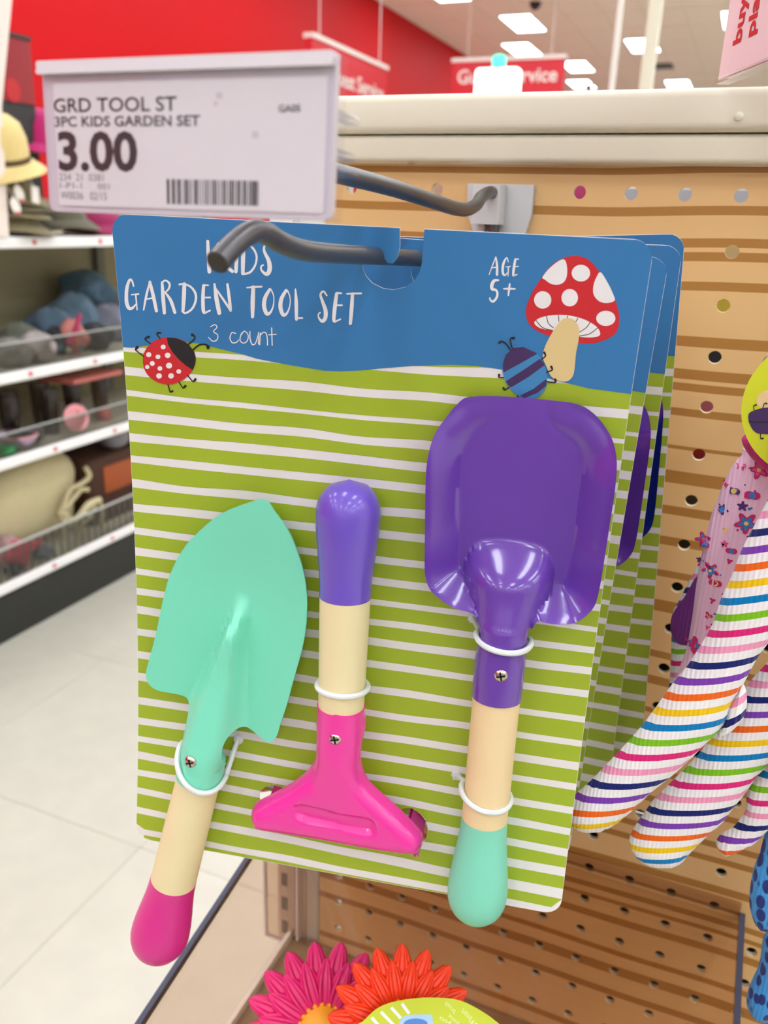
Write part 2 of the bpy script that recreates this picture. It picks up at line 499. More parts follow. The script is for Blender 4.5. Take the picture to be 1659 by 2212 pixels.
# ================================================================ THE SHOP (setting)
Z = lambda h: h + FZ        # height above the floor -> z
CEIL = Z(4500)
o = struct(link('floor', *box(-6000, 9000, -9000, 30000, Z(-40), Z(-2.5)), 'grout', smooth=False))
floor = o
tv, tf = rbox(-304.3, 304.3, -304.3, 304.3, -6, 0, .1, 1, 'z')
tile_mesh = None
for ix in range(-4, 3):
    for iy in range(-2, 6):
        x, y = -1540 + 305 + 610 * (ix + 2), 400 + 610 * iy
        if tile_mesh is None:
            t0 = link('floor_tile', [(a + x, b + y, c + Z(0)) for a, b, c in tv], tf, 'tile', parent=floor, smooth=False)
            tile_mesh = t0; t0x, t0y = x, y
        else:
            c = tile_mesh.copy(); COL.objects.link(c); c.parent = floor; c.location = ((x - t0x) / 1000, (y - t0y) / 1000, 0)
far_tiles = link('floor_covering', *join(box(-6000, 9000, 3600, 30000, Z(-6), Z(-.1)), box(-6000, 9000, -9000, -1130, Z(-6), Z(-.1)), box(-6000, -4300, -1130, 3600, Z(-6), Z(-.1)), box(600, 9000, -1130, 3600, Z(-6), Z(-.1))), 'tile', parent=floor, smooth=False)
ceiling = struct(link('ceiling', *box(-6000, 9000, -9000, 30000, CEIL, CEIL + 60), 'ceilmat', smooth=False))
bars = []
for x in np.arange(-5700, 9000, 610):
    bars.append(box(x - 12, x + 12, 6000, 30000, CEIL - 6, CEIL))
for y in np.arange(6200, 30000, 1220):
    bars.append(box(-6000, 9000, y - 12, y + 12, CEIL - 5, CEIL))
gb = link('ceiling_grid', *join(*bars), 'grid', parent=ceiling, smooth=False); gb['kind'] = 'stuff'
wl = struct(link('wall_left', *box(-6060, -5860, -9000, 30000, Z(0), CEIL), 'redwall', smooth=False))
struct(link('wall_back', *box(-6000, 9000, 30000, 30100, Z(0), CEIL), 'wallmat', smooth=False))
struct(link('wall_right', *box(9000, 9100, -9000, 30000, Z(0), CEIL), 'wallmat', smooth=False))
struct(link('wall_entrance', *box(-6000, 9000, -9100, -9000, Z(0), CEIL), 'wallmat', smooth=False))
struct(link('wall_light_block', *box(-2600, 4200, -2900, -2700, Z(0), Z(1350)), 'blocker', smooth=False))  # unseen low partition added behind the camera to block front light
struct(link('trim_1', *box(-5862, -5848, -9000, 30000, Z(0), Z(110)), 'post', smooth=False))

# ceiling light panels: those in view where they hang, the rest unseen, on a grid plus extra rows
seen = [(-4664, 12820, 'nearest the red wall, cut by the top edge'), (-4040, 15180, 'nearest of the pair over the service sign'), (-4600, 17380, 'just above the service sign'),
        (-3900, 19400, 'right behind the corner of the service sign'), (-4250, 21800, 'low behind the service sign, farther back'), (-2340, 17450, 'between the two pale posts'),
        (-2060, 22200, 'farthest, right of the wide post'), (-640, 15700, 'beside the red lettered sign')]
lights = [(x, y, 'bright ceiling light panel ' + s) for x, y, s in seen]
for x in (-4600, -2600, -600, 1400, 3400, 5400, 7400):
    for y in (-7500, -5200, -2900, -600, 1700, 4000, 6300, 8600):
        lights.append((x, y, None))
for x in (-4300, -2000, 300):  # extra unseen panels added to brighten the far ceiling
    for y in (10200, 24800, 27600):
        lights.append((x, y, None))
for x in (1900, 4500, 7100):
    for y in (11500, 14800, 18100, 21400, 24700):
        lights.append((x, y, None))
first = None
for x, y, s in lights:
    b = (x, y, CEIL - 14)
    if first is None:
        t = thing('ceiling_light', s, 'light', b, 'ceiling light panels'); first = t
        link('frame', *join(box(x - 262, x + 262, y - 622, y - 606, CEIL - 14, CEIL), box(x - 262, x + 262, y + 606, y + 622, CEIL - 14, CEIL), box(x - 262, x - 250, y - 606, y + 606, CEIL - 14, CEIL), box(x + 250, x + 262, y - 606, y + 606, CEIL - 14, CEIL)), 'panelframe', t, False)
        link('diffuser', *box(x - 250, x + 250, y - 606, y + 606, CEIL - 10, CEIL - 2), 'panel', t, False)
    else:
        t = first.copy(); COL.objects.link(t); t.location = W(b)
        t['label'] = s or 'unseen ceiling light panel lighting the shop from outside the picture'
        for c in first.children:
            k = c.copy(); COL.objects.link(k); k.parent = t
# sensors and vents on the ceiling
for (px, py, r, lb) in ((1157, 5, 90, 'dark round ceiling dome camera at the top edge'), (1272, 182, 110, 'dark ceiling dome behind the service sign end')):
    p = on_z(px, py, CEIL); v, f = lathe([(0, r), (-40, r * .95), (-90, r * .6), (-110, 5)], 16, p); tag(link('dome_camera', v, f, 'dark'), lb, 'camera')
p = on_z(1432, 142, CEIL); tag(link('air_vent', *box(p[0] - 200, p[0] + 200, p[1] - 300, p[1] + 300, CEIL - 20, CEIL - 1), 'dark', smooth=False), 'dark square air vent in the ceiling beside the wide post', 'vent')

# hanging service signs


def text_on(name, s, parent, fmap, material='signwhite', bold=0.0):
    v, f = text_mesh(s, bold)
    return link(name, [fmap(a, b) for a, b in v], f, material, parent, False)


Y2 = 12000
a, b_, c_ = on_y(980, 133, Y2), on_y(1222, 130, Y2), on_y(1222, 198, Y2)
ztop = (a[2] + b_[2]) / 2; zb = ztop - 560
t = thing('service_sign', 'red hanging sign with white Guest Service lettering facing us', 'sign', ((a[0] + b_[0]) / 2, Y2, zb))
link('board', *box(a[0], b_[0], Y2 - 30, Y2 + 60, zb, ztop), 'signred', t, False)
link('top_bar', *box(a[0] - 20, b_[0] + 10, Y2 - 50, Y2 + 80, ztop, ztop + 50), 'signwhite', t, False)
for xx in (a[0] + 200, b_[0] - 200):
    link('hanger', *tube([(xx, Y2, ztop + 50), (xx, Y2, CEIL)], 5, 6), 'post', t)
tx0, tx1 = on_y(990, 165, Y2)[0], on_y(1205, 165, Y2)[0]
tz0, tz1 = on_y(1100, 180, Y2)[2], on_y(1100, 148, Y2)[2]
text_on('lettering', 'Guest Service', t, lambda u, v: (tx0 + u * (tx1 - tx0), Y2 - 34, tz0 + v * (tz1 - tz0)), bold=.02)
XS = -4400
p0, p1 = on_x(690, 95, XS), on_x(833, 152, XS); zt = p1[2]; y0, y1 = p0[1], p1[1]
t = thing('service_sign', 'red hanging sign with Guest Service lettering seen at a slant beside the price tag', 'sign', (XS, (y0 + y1) / 2, zt - 600))
link('board', *box(XS - 60, XS + 20, y0 - 200, y1, zt - 600, zt), 'signred', t, False)
link('top_bar', *box(XS - 80, XS + 40, y0 - 210, y1 + 10, zt, zt + 45), 'signwhite', t, False)
for yy in (y0, y1 - 200):
    link('hanger', *tube([(XS, yy, zt + 45), (XS, yy, CEIL)], 5, 6), 'post', t)
ya, yb = on_x(715, 165, XS)[1], on_x(825, 180, XS)[1]
text_on('lettering', 'Guest Service', t, lambda u, v: (XS + 24, ya - 80 + u * (yb - ya + 80), zt - 360 + v * 170), bold=.02)

# lit lane box with a green lamp
YL = 7000
a, b_ = on_y(1025, 150, YL), on_y(1127, 200, YL)
t = thing('lane_lamp', 'glowing white lane lamp box with a green light on top', 'lamp', ((a[0] + b_[0]) / 2, YL, Z(0)))
link('lamp_box', *rbox(a[0] + 25, b_[0] - 25, YL - 40, YL + 40, b_[2] - 250, a[2], 30, 3, 'y'), 'lampwhite', t)
gc = on_y(1078, 133, YL)
link('green_light', *lathe([(-40, 52), (0, 58), (40, 52), (50, 20)], 20, (gc[0], YL, gc[2])), 'greenlamp', t)
link('collar', *lathe([(-70, 40), (-40, 44)], 16, (gc[0], YL, gc[2])), 'dark', t)
link('pole', *tube([((a[0] + b_[0]) / 2, YL, Z(0)), ((a[0] + b_[0]) / 2, YL, b_[2] - 250)], 30, 12), 'post', t)
# two pale posts standing behind the display
for px, wd, yy, lb, ml in ((1331, 13, 1900, 'slim bluish white sign post rising behind the rail', 'signwhite'), (1406, 25, 1600, 'wide cream square post rising behind the rail', 'rail')):
    p = on_y(px, 100, yy); t = thing('sign_post', lb, 'post', (p[0], yy, Z(0)))
    link('shaft', *rbox(p[0] - wd * .55, p[0] + wd * .55, yy - wd * .5, yy + wd * .5, Z(8), CEIL - 5, 3, 3, 'z'), ml, t)
    link('foot_plate', *rbox(p[0] - wd * 1.2, p[0] + wd * 1.2, yy - 60, yy + 60, Z(0), Z(8), 8, 4, 'z'), ml, t)

# ================================================================ THE DISPLAY (pegboard end)
BX0, BX1, BZ0, BZ1, PITCH = -143.0, 460.0, -800.0, 13.0, 25.4
bt = thing('pegboard', 'wood-print pegboard panel with brown grain bands and round holes', 'pegboard', (150, 2, BZ0))
xs = [BX0] + [BX0 + 3.3 + 12.7 * 0 + PITCH * i for i in range(1)]
cols = list(range(-5, 18)); rows_ = list(range(0, 31))
xe = [-5.5 * PITCH + PITCH * i for i in range(len(cols) + 1)]; ze = [12.7 - PITCH * i for i in range(len(rows_) + 1)]
V, F, FM = [], [], []
NS = 16; HR = 3.25; TH = 3.4
for ci, c in enumerate(cols):
    for ri, r in enumerate(rows_):
        x0, x1, z1, z0 = xe[ci], xe[ci + 1], ze[ri], ze[ri + 1]
        if c == cols[0]:
            x0 = BX0
        cx_, cz_ = c * PITCH, -r * PITCH
        b = len(V)
        for k in range(NS):
            q = 2 * math.pi * (k + .5) / NS; ca, sa = math.cos(q), math.sin(q)
            V.append((cx_ + HR * ca, 0, cz_ + HR * sa))
        for k in range(NS):
            q = 2 * math.pi * (k + .5) / NS; ca, sa = math.cos(q), math.sin(q)
            V.append((cx_ + HR * ca, TH, cz_ + HR * sa))
        for k in range(NS):
            q = 2 * math.pi * (k + .5) / NS; ca, sa = math.cos(q), math.sin(q)
            sc = 1 / max(abs(ca), abs(sa)); ex, ez = ca * sc, sa * sc
            V.append((cx_ + ex * (x1 - cx_ if ex > 0 else cx_ - x0), 0, cz_ + ez * (z1 - cz_ if ez > 0 else cz_ - z0)))
        V += [(x1, 0, z1), (x0, 0, z1), (x0, 0, z0), (x1, 0, z0)]
        cor = {2: 48, 6: 49, 10: 50, 14: 51}
        for k in range(NS):
            k2 = (k + 1) % NS
            F.append((b + k, b + k2, b + NS + k2, b + NS + k)); FM.append(1)
            F.append((b + k2, b + k, b + 2 * NS + k, b + 2 * NS + k2)); FM.append(0)
        for kk, (k, k2) in enumerate(((1, 2), (5, 6), (9, 10), (13, 14))):
            F.append((b + 2 * NS + k, b + 48 + kk, b + 2 * NS + k2)); FM.append(0)
vb, fb = box(BX0, xe[-1], TH, TH + .05, ze[-1], ze[0])
front = link('perforated_panel', V, F, 'board', bt, False, mats=['board_edge'], fmat=FM)
front['_b'] = [0, 0, 0]
# place panel texture origin on the hole row: the mesh is rebuilt around the board zero
off = np.array(bt['_b']) / 1000
for v_ in front.data.vertices:
    v_.co = v_.co + Vector(off)
front.location = Vector(-off)
front.data.update()

t = thing('top_rail', 'upper cream painted steel rail capping the display', 'rail', (150, 0, 26.5))
link('rail_body', *rbox(-150, 480, -14, 40, 26.5, 45.0, 4, 5, 'x'), 'rail', t)
p = on_y(1596, 252, -14); link('rivet', *lathe([(0, 2.0), (1.2, 1.6), (1.8, .3)], 12, (p[0], -14, p[2]), (0, -1, 0)), 'rail', t)
t = thing('header_rail', 'lower cream painted steel rail right above the pegboard', 'rail', (150, 0, 13))
link('rail_body', *rbox(-150, 480, -10, 30, 13.1, 26.1, 2.5, 4, 'x'), 'rail', t)
# uprights of the display and its far side
t = thing('upright_post', 'white slotted steel upright at the left end of the pegboard', 'post', (-163, 20, FZ))
link('channel', *rbox(-182, -144, 2, 42, FZ, 13, 3, 3, 'z'), 'post', t)
link('front_flange', *box(-168, -162, -5, 2, FZ, 5), 'post', t, False)
for i in range(34):
    z_ = -20 - 24 * i
    link('slot', *box(-177, -172, 1.2, 2.2, z_ - 12, z_), 'slot', t, False)
t = thing('backing_panel', 'grey far-side panel with dark strips standing in for shade behind the holes', 'panel', (150, 262, -827))
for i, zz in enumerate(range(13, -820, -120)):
    link('panel_strip', *rbox(-140, 470, 260, 264, -420, 13, .8, 2, 'x') if i == 0 else rbox(-140, 470, 34, 38, zz - 153, zz - 36, .8, 2, 'x'), mat('grey_and_shade_strip_%d' % i, ((150, 150, 152), (60, 54, 50), (44, 38, 34), (50, 42, 36))[min(i, 3)], .5), t)  # nearer strips coloured dark to stand for shade behind the lower holes
for i, (c, r, col, lb) in enumerate(((0, 0, (225, 90, 160), 'pink'), (-3, 0, (240, 205, 190), 'pale peach'), (3, 1, (250, 235, 190), 'cream'), (3, 2, (240, 235, 110), 'yellow'), (3, 4, (210, 130, 170), 'rosy'), (3, 5, (190, 60, 70), 'brick red'), (3, 3, (40, 60, 90), 'slate blue'))):
    q = np.array([c * PITCH, 0, -r * PITCH]); d = q - CAM; p = CAM + d * ((75 - CAM[1]) / d[1])
    t = thing('far_side_package', '%s package on the far side showing through a peg hole' % lb, 'package', (p[0], 82, p[2] - 11), 'packages behind the pegboard')
    link('package_body', *rbox(p[0] - 10, p[0] + 10, 73, 90, p[2] - 11, p[2] + 11, 2, 2, 'y'), mat('pack_%s' % lb, col, .4), t)
    link('hang_pin', *tube([(p[0] + 8, 3.5, p[2] + 9), (p[0] + 8, 76, p[2] + 9)], 1.2, 8), 'wire', t)

# lower white shelf and tilted clear shelf
TL = math.radians(10)
def shp(x, s, h):            # point on the clear shelf: x, distance s out from the board, height h above its surface
    return (x, -s * math.cos(TL) - h * math.sin(TL), -405 - s * math.sin(TL) + h * math.cos(TL))
def slab(x0, x1, s0, s1, h0, h1):
    v, f = box(x0, x1, s0, s1, h0, h1)
    return [shp(*p) for p in v], [q[::-1] for q in f]
t = thing('clear_shelf', 'tilted clear acrylic shelf with dark cut edges below the card', 'shelf', (-8, -100, -450))
link('shelf_sheet', *slab(-158, 141, 0.5, 290, -5, 0), 'acrylic', t, False)
for x0, x1 in ((-161.5, -158.2), (141.2, 144.5)):
    link('cut_edge', *slab(x0, x1, .5, 290, -5, 0), 'acryledge', t, False)
link('back_lip', *slab(-158, 141, .5, 3.0, 0, 9), 'acrylic', t, False)
t = thing('lower_shelf', 'white steel shelf under the clear shelf', 'shelf', (100, -150, -575))
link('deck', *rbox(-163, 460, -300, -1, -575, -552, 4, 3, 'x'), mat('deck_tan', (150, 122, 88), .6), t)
link('side_lip', *box(-166, -163, -300, -1, -580, -545), 'post', t, False)
t = thing('label_sleeve', 'clear plastic sleeve clipped at the left end below the card', 'sleeve', (-172, -6, -560))
link('sleeve_sheet', *box(-186, -150, -9, -7, -556, -430), 'acrylic', t, False)
link('sleeve_rim', *join(box(-187, -185, -9.5, -7, -556, -430), box(-187, -150, -9.5, -7, -558, -556), box(-156, -154.5, -14, -9, -545, -440)), 'holderw', t, False)

# ================================================================ THE HOOK AND PRICE TAG
HX = -38.0
t = thing('peg_hook', 'grey steel double-wire peg hook carrying the cards', 'hook', (HX, 0, -40))
pl = [(-58, 3.1), (-22.6, 3.0), (-22.8, -12), (-25.6, -23), (-28, -40), (-50, -40), (-52.5, -22), (-57.4, -12)]
v2, f2 = fill(pl)
v_, f_ = solid(v2, f2, lambda x, z: (x, -4.2, z), lambda x, z: (x, -.2, z)); link('mounting_plate', v_, f_, 'bracket', t, False)
link('mounting_block', *rbox(-51.5, -36.5, -17, -4, -16.8, 2.4, 1.6, 3, 'z'), 'bracket', t)
link('retaining_rib', *rbox(-48.5, -45.5, -9, -4, -40, -16.5, 1.2, 2, 'z'), 'bracket', t)
link('back_wire', *tube([(-41, -9, -14), (-41, -9, -38)], 2.9, 14), 'wire', t)
lw = [(HX, -9, -36.2), (HX, -60, -33.6), (HX, -138.9, -29.9), (HX, -182.7, -27.9), (HX, -210.8, -26.6), (HX, -226, -25.4), (HX, -238, -23.2), (HX, -246, -20.8), (HX, -252, -20.2), (HX, -258, -21.8), (HX, -264, -24.4), (HX, -270, -27.6)]
link('product_wire', *tube(catmull(lw, 8), 3.05, 20), 'wire', t)
link('wire_end', *lathe([(0, 2.95), (.5, 2.6), (.55, .1)], 20, (HX, -270.0, -27.6), (0, -.89, -.46)), mat('wire_end_steel', (70, 66, 62), .6, metal=.5), t)
uw = [(-41, -10, -1.5), (-40.5, -24, -1.9), (-39.5, -40, -4.6), (HX, -52, -8.2), (HX, -66, -10.6), (HX, -80, -10.7), (HX, -98, -9.6), (HX, -155.6, -5.4), (HX, -205, -3.0), (HX, -250, -1.4), (HX, -271, -.8)]
link('label_wire', *tube(catmull(uw, 8), 3.0, 20), 'wire', t)

TO = np.array([-38.9, -283.0, -.4]); TX = np.array([.99923, .03921, .00214]); TD = np.array([.00451, -.06046, -.99816]); TN = np.cross(TD, TX)
if TN[1] > 0:
    TN = -TN


def tg(x, y, h=0.0):        # tag plane: x right, y down, h towards the viewer
    return TO + TX * x + TD * y + TN * h


def tagxy(px, py):
    d = ray(px, py); s = ((TO - CAM) @ TN) / (d @ TN); p = CAM + d * s - TO
    return p @ TX, p @ TD


TW, THH = 76.0, 32.7
t = thing('price_tag', 'white price label in a clear plastic holder reading 3.00', 'price tag', tuple(tg(0, THH / 2)))


def tslab(x0, x1, y0, y1, h0, h1, r=1.2):
    v, f = rbox(x0, x1, y0, y1, h0, h1, r, 4, 'z')
    return [tuple(tg(*p)) for p in v], f


pa = link('paper_label', *tslab(-34.6, 36.2, -12.2, THH / 2 - 1.4, -1.2, -.8, .5), 'paper', t, False)
link('holder_sleeve', *tslab(-TW / 2, TW / 2, -THH / 2, THH / 2, -.5, 0, 2.0), 'holder', t, False)
link('holder_back', *tslab(-TW / 2, TW / 2, -THH / 2, THH / 2, -3.0, -1.3, 2.0), 'holderw', t, False)
link('top_lip', *join(tslab(-TW / 2, TW / 2, -THH / 2 - .3, -THH / 2 + 1.6, -3.0, .7, .6), tslab(-TW / 2, TW / 2, -THH / 2 + 1.4, -THH / 2 + 2.5, -.6, .9, .4)), 'holderw', t, False)
link('side_lip', *tslab(TW / 2 - 1.0, TW / 2 + .4, -THH / 2, THH / 2, -6.0, .2, .3), 'holder', t, False)
link('side_lip', *tslab(-TW / 2, -TW / 2 + 1.0, -THH / 2 + 1.6, THH / 2 - 1.0, -3, .2, .3), 'holder', t, False)
link('hinge_clip', *tslab(-4.5, 4.5, -6, 6, -12.5, -3, 1.0), 'holder', t, False)
for a, b, c in ((-6.5, -5.0, -16), (1.2, 2.6, -15), (5.2, 6.2, -17)):
    link('side_prong', *tslab(34, 37.6, a, b, c, -3, .4), 'holder', t, False)


def tag_text(s, x0, y0, x1, y1, material='inkgrey', bold=0.0, name='lettering'):
    a = tagxy(x0, y1); b = tagxy(x1, y0)
    v, f = text_mesh(s, bold)
    link(name, [tuple(tg(a[0] + u * (b[0] - a[0]), a[1] + w_ * (b[1] - a[1]), -.72)) for u, w_ in v], f, material, pa, False)


tag_text('GRD TOOL ST', 112, 206, 377, 242, bold=.012)
tag_text('3PC KIDS GARDEN SET', 114, 247, 428, 273, bold=.016)
tag_text('3.00', 123, 281, 291, 369, bold=.03)
tag_text('GA05', 598, 224, 646, 241, bold=.02)
tag_text('234  21  0381', 124, 375, 219, 389, 'inklight')
tag_text('1-P1-1', 125, 394, 172, 406, 'inklight')
tag_text('001', 207, 396, 232, 408, 'inklight')
tag_text('W0036   02/15', 127, 415, 226, 429, 'inklight')
bars = []
rb = random.Random(11); x = 356.0
while x < 555:
    wd = rb.choice((2.2, 2.2, 4.4, 6.6)); a = tagxy(x, 386 + (x - 356) * .02); b = tagxy(x + wd, 440 + (x - 356) * .02)
    vb_, fb_ = box(a[0], b[0], a[1], b[1], -.74, -.70); bars.append(([tuple(tg(*p)) for p in vb_], fb_)); x += wd + rb.choice((2.2, 2.2, 4.4))
bc = link('barcode', *join(*bars), 'inkgrey', pa, False)
for (px, py, r) in ((470, 205, .9), (462, 222, .6), (548, 290, 1.0)):
    a = tagxy(px, py); v2, f2 = fill(ellipse(a[0], a[1], r, r * .8, 14)); link('smudge', [tuple(tg(x_, y_, -.73)) for x_, y_ in v2], f2, mat('smudge', (218, 213, 208), .6), pa, False)

# ================================================================ THE GARDEN TOOL SETS
KC = 0.0010045; CW, CH = 194.82, 275.74; SU, SV, V0 = 100.558, 9.8, 180.0
AX = np.array([[.97884, .2043, -.01197], [-.00584, .08637, .99625], [.20457, -.97509, .08573]]); SO = np.array([-38.0, -169.95, -28.32])


def cardpt(u, v, h=0.0):
    th = KC * (v - V0); t0 = KC * (SV - V0)
    return (u - SU, -(math.sin(th) - math.sin(t0)) / KC + h * math.sin(th), ((1 - math.cos(th)) - (1 - math.cos(t0))) / KC + h * math.cos(th))


Z0 = cardpt(0, V0)[2]


def loc(px, py, z):         # photo pixel on a plane parallel to the card
    d = AX @ ray(px, py); c = AX @ (CAM - SO); s = (z - c[2]) / d[2]
    return (c + s * d)[:2]


def uv(px, py):
    v = 120.0
    for _ in range(12):
        x, y = loc(px, py, cardpt(0, v)[2]); u = x + SU
        v = V0 + math.asin(max(-1, min(1, -y * KC + math.sin(KC * (SV - V0))))) / KC
    return u, v


def set_empty(axes, origin, label):
    e = bpy.data.objects.new('garden_tool_set', None); COL.objects.link(e); e.empty_display_size = .02
    mm = Matrix((tuple(axes[:, 0]), tuple(axes[:, 1]), tuple(axes[:, 2]))) if False else Matrix(axes.T.tolist())
    e.matrix_world = Matrix.Translation(W(origin)) @ mm.to_4x4(); e['_b'] = [0., 0., 0.]
    return tag(e, label, 'garden tools', 'carded garden tool sets on the hook')


G = set_empty(AX, SO, 'frontmost carded kids garden tool set with mint trowel, pink rake and purple shovel')
slot_px = [(864, 490), (864, 532), (859, 556), (849, 569), (838, 569), (830, 557), (822, 541), (812, 533), (798, 532), (787, 540), (782, 556), (783, 578), (790, 596), (805, 612), (828, 623), (850, 626), (876, 620), (895, 606), (907, 587), (912, 566), (914, 532), (917, 494)]
slot = [uv(*p) for p in slot_px]; slot[0] = (slot[0][0], 0.0); slot[-1] = (slot[-1][0], 0.0)
RC = 7.0


def corner(cx_, cy_, a0):
    return [(cx_ + RC * math.cos(math.radians(a0 + 90 * i / 6)), cy_ - RC * math.sin(math.radians(a0 + 90 * i / 6))) for i in range(7)]


outl = corner(RC, RC, 180)[::-1]                                   # top left, u right / v down, going clockwise on screen
outl = [(RC - RC * math.cos(math.radians(a)), RC - RC * math.sin(math.radians(a))) for a in range(0, 91, 15)] + slot
outl += [(CW - RC + RC * math.sin(math.radians(a)), RC - RC * math.cos(math.radians(a))) for a in range(0, 91, 15)]
outl += [(CW - RC + RC * math.cos(math.radians(a)), CH - RC + RC * math.sin(math.radians(a))) for a in range(0, 91, 15)]
outl += [(RC - RC * math.sin(math.radians(a)), CH - RC + RC * math.cos(math.radians(a))) for a in range(0, 91, 15)]
h1 = [uv(*p) for p in smooth_loop([(560, 1722), (566, 1705), (585, 1695), (608, 1700), (622, 1712), (622, 1735), (600, 1748), (572, 1742)], 3)]
h2 = [uv(*p) for p in smooth_loop([(862, 1752), (885, 1745), (908, 1758), (922, 1780), (922, 1808), (905, 1822), (875, 1815), (855, 1785)], 3)]
pegs = [uv(1020, 1336), uv(986, 1676), uv(513, 1598), uv(684, 1480), uv(793, 1474)]
holes = [h1, h2] + [ellipse(a, b, 2.0, 2.0, 12) for a, b in pegs[:3]]


def cmesh(poly, hol=(), step=7.0, h=0.1):
    v2, f2 = fill(poly, hol, step)
    return [cardpt(a, b, h) for a, b in v2], [tuple(t)[::-1] for t in f2]


v2, f2 = fill(outl, holes, 8.0); f2 = f2[:, ::-1]
v_, f_ = solid(v2, f2, lambda a, b: cardpt(a, b, 0), lambda a, b: cardpt(a, b, -.55))
card = link('backing_card', v_, f_, 'cardw', G)
# printed stripes
Lc = [(49.4, 51.3), (57.5, 60.8), (67.0, 69.5), (75.6, 79.1), (84.1, 87.8), (94.0, 97.2), (104.6, 108.1), (114.6, 118.1), (125.7, 128.8), (134.9, 138.4), (144.5, 147.2), (153.3, 156.6), (161.8, 165.6), (172.0, 175.5), (183.2, 186.8), (193.9, 197.5), (205.2, 208.8), (215.0, 218.4), (224.3, 227.3), (232.6, 236.0), (241.1, 244.3), (250.5, 253.4), (260.3, 263.3), (270.1, 273.3)]
Rc = [(46.5, 50.5), (58.5, 61.7), (69.4, 71.0), (77.6, 81.2), (85.4, 89.2), (94.8, 98.2), (104.9, 108.6), (114.9, 118.5), (125.6, 128.8), (134.9, 138.0), (144.6, 147.1), (154.0, 156.6), (162.4, 165.6), (172.3, 175.4), (183.9, 186.8), (195.1, 197.8), (205.0, 208.4), (214.5, 217.5), (225.3, 228.5), (235.0, 238.4), (244.3, 248.1), (253.8, 257.8), (263.6, 268.5), (272.8, 275.8)]
rs = random.Random(5); NU = 49; us = [CW * i / (NU - 1) for i in range(NU)]


def wob():
    k = [rs.uniform(-.55, .55) for _ in range(9)]
    return catmull([(i, q, 0) for i, q in enumerate(k)], 6)[:NU, 1]


lines = []
for (a0, a1), (b0, b1) in zip(Lc, Rc):
    w1, w2 = wob(), wob()
    lines.append(([a0 + (b0 - a0) * i / (NU - 1) + w1[i] for i in range(NU)], [a1 + (b1 - a1) * i / (NU - 1) + .35 * w2[i] + .6 * w1[i] for i in range(NU)]))


def clampv(u, v):
    vm = CH - .2
    if u < RC:
        vm = min(vm, CH - RC + math.sqrt(max(0, RC * RC - (RC - u) ** 2)) - .2)
    if u > CW - RC:
        vm = min(vm, CH - RC + math.sqrt(max(0, RC * RC - (u - CW + RC) ** 2)) - .2)
    return min(v, vm)


tops = [[44.0] * NU] + [b for a, b in lines]; bots = [a for a, b in lines] + [[CH] * NU]
for T_, B_ in zip(tops, bots):
    up = [(min(max(u, .15), CW - .15), clampv(u, v)) for u, v in zip(us, T_)]; dn = [(min(max(u, .15), CW - .15), clampv(u, v)) for u, v in zip(us, B_)]
    if max(b[1] - a[1] for a, b in zip(up, dn)) < .3:
        continue
    if min(b[1] - a[1] for a, b in zip(up, dn)) < .02:
        keep = [i for i in range(NU) if dn[i][1] - up[i][1] > .02]; up = [up[i] for i in keep]; dn = [dn[i] for i in keep]
    poly = up + dn[::-1]
    v0_, v1_ = min(p[1] for p in poly), max(p[1] for p in poly)
    hh = [h for h in holes if min(p[1] for p in h) > v0_ - 1 and max(p[1] for p in h) < v1_ + 1]
    cross = [h for h in holes if max(p[1] for p in h) > v0_ and min(p[1] for p in h) < v1_]
    v2, f2 = fill(poly, [], 5.0, 3.0)
    c = v2[f2].mean(1); ok = np.ones(len(f2), bool)
    # cut the punched holes out of the print
    pts = poly; v2, f2 = fill(poly, [], .9 if cross else 6.0)
    if cross:
        c = v2[f2].mean(1); ok = np.ones(len(f2), bool)
        for h in cross:
            ok &= ~inside(c, h)
        f2 = f2[ok]
    link('stripe', [cardpt(a, b, .08) for a, b in v2], [tuple(t)[::-1] for t in f2], 'green', card)
hb = [(238, 752), (262, 751), (285, 751), (320, 746), (360, 741), (403, 739), (430, 742), (457, 749), (493, 758), (520, 764), (556, 775), (592, 782), (628, 789), (665, 795), (701, 801), (737, 802), (782, 800), (820, 796), (894, 790), (974, 788), (1028, 790), (1090, 799), (1150, 808), (1206, 823), (1273, 839), (1340, 848), (1400, 851)]
hbu = [uv(*p) for p in hb]; hbu = [p for p in hbu if .3 < p[0] < CW - .3]
bl = [q for q in outl[:7 + len(slot) + 7]]
bl = [(max(.15, min(CW - .15, a)), max(.15, b)) for a, b in bl] + [(CW - .15, hbu[-1][1] + .2)] + hbu[::-1] + [(.15, hbu[0][1])]
link('header_print', *cmesh(bl, (), 6.0, .16), 'blue', card)


def pxmesh(polys, h):
    """Flat printed shapes given in photo pixels, laid on the card."""
    Vv, Ff = [], []
    for v, f in polys:
        b = len(Vv); Vv += [cardpt(*uv(*p), h) for p in v]; Ff += [tuple(i + b for i in t) for t in f]
    # make all faces look out of the card
    out = []
    A_ = np.array(Vv)
    for t in Ff:
        n = np.cross(A_[t[1]] - A_[t[0]], A_[t[2]] - A_[t[0]]); out.append(t if n[2] > 0 else tuple(reversed(t)))
    return Vv, out


def blob(pts, n=4):
    v, f = fill(smooth_loop(pts, n)); return v, [tuple(t) for t in f]


def poly(pts):
    v, f = fill(pts); return v, [tuple(t) for t in f]


def crop(x0, y0, s):
    return lambda p: (p[0] / s + x0, p[1] / s + y0) + ((p[2] / s,) if len(p) > 2 else ())


c1, c2, cm, cb, ck, ca = crop(240, 580, 5.53), crop(520, 580, 5.53), crop(1100, 500, 4.1475), crop(760, 440, 2.242), crop(420, 440, 4.879), crop(1030, 530, 12.76)
LET = []


def letter(cr, *strokes):
    LET.append([[cr(p) for p in s] for s in strokes])


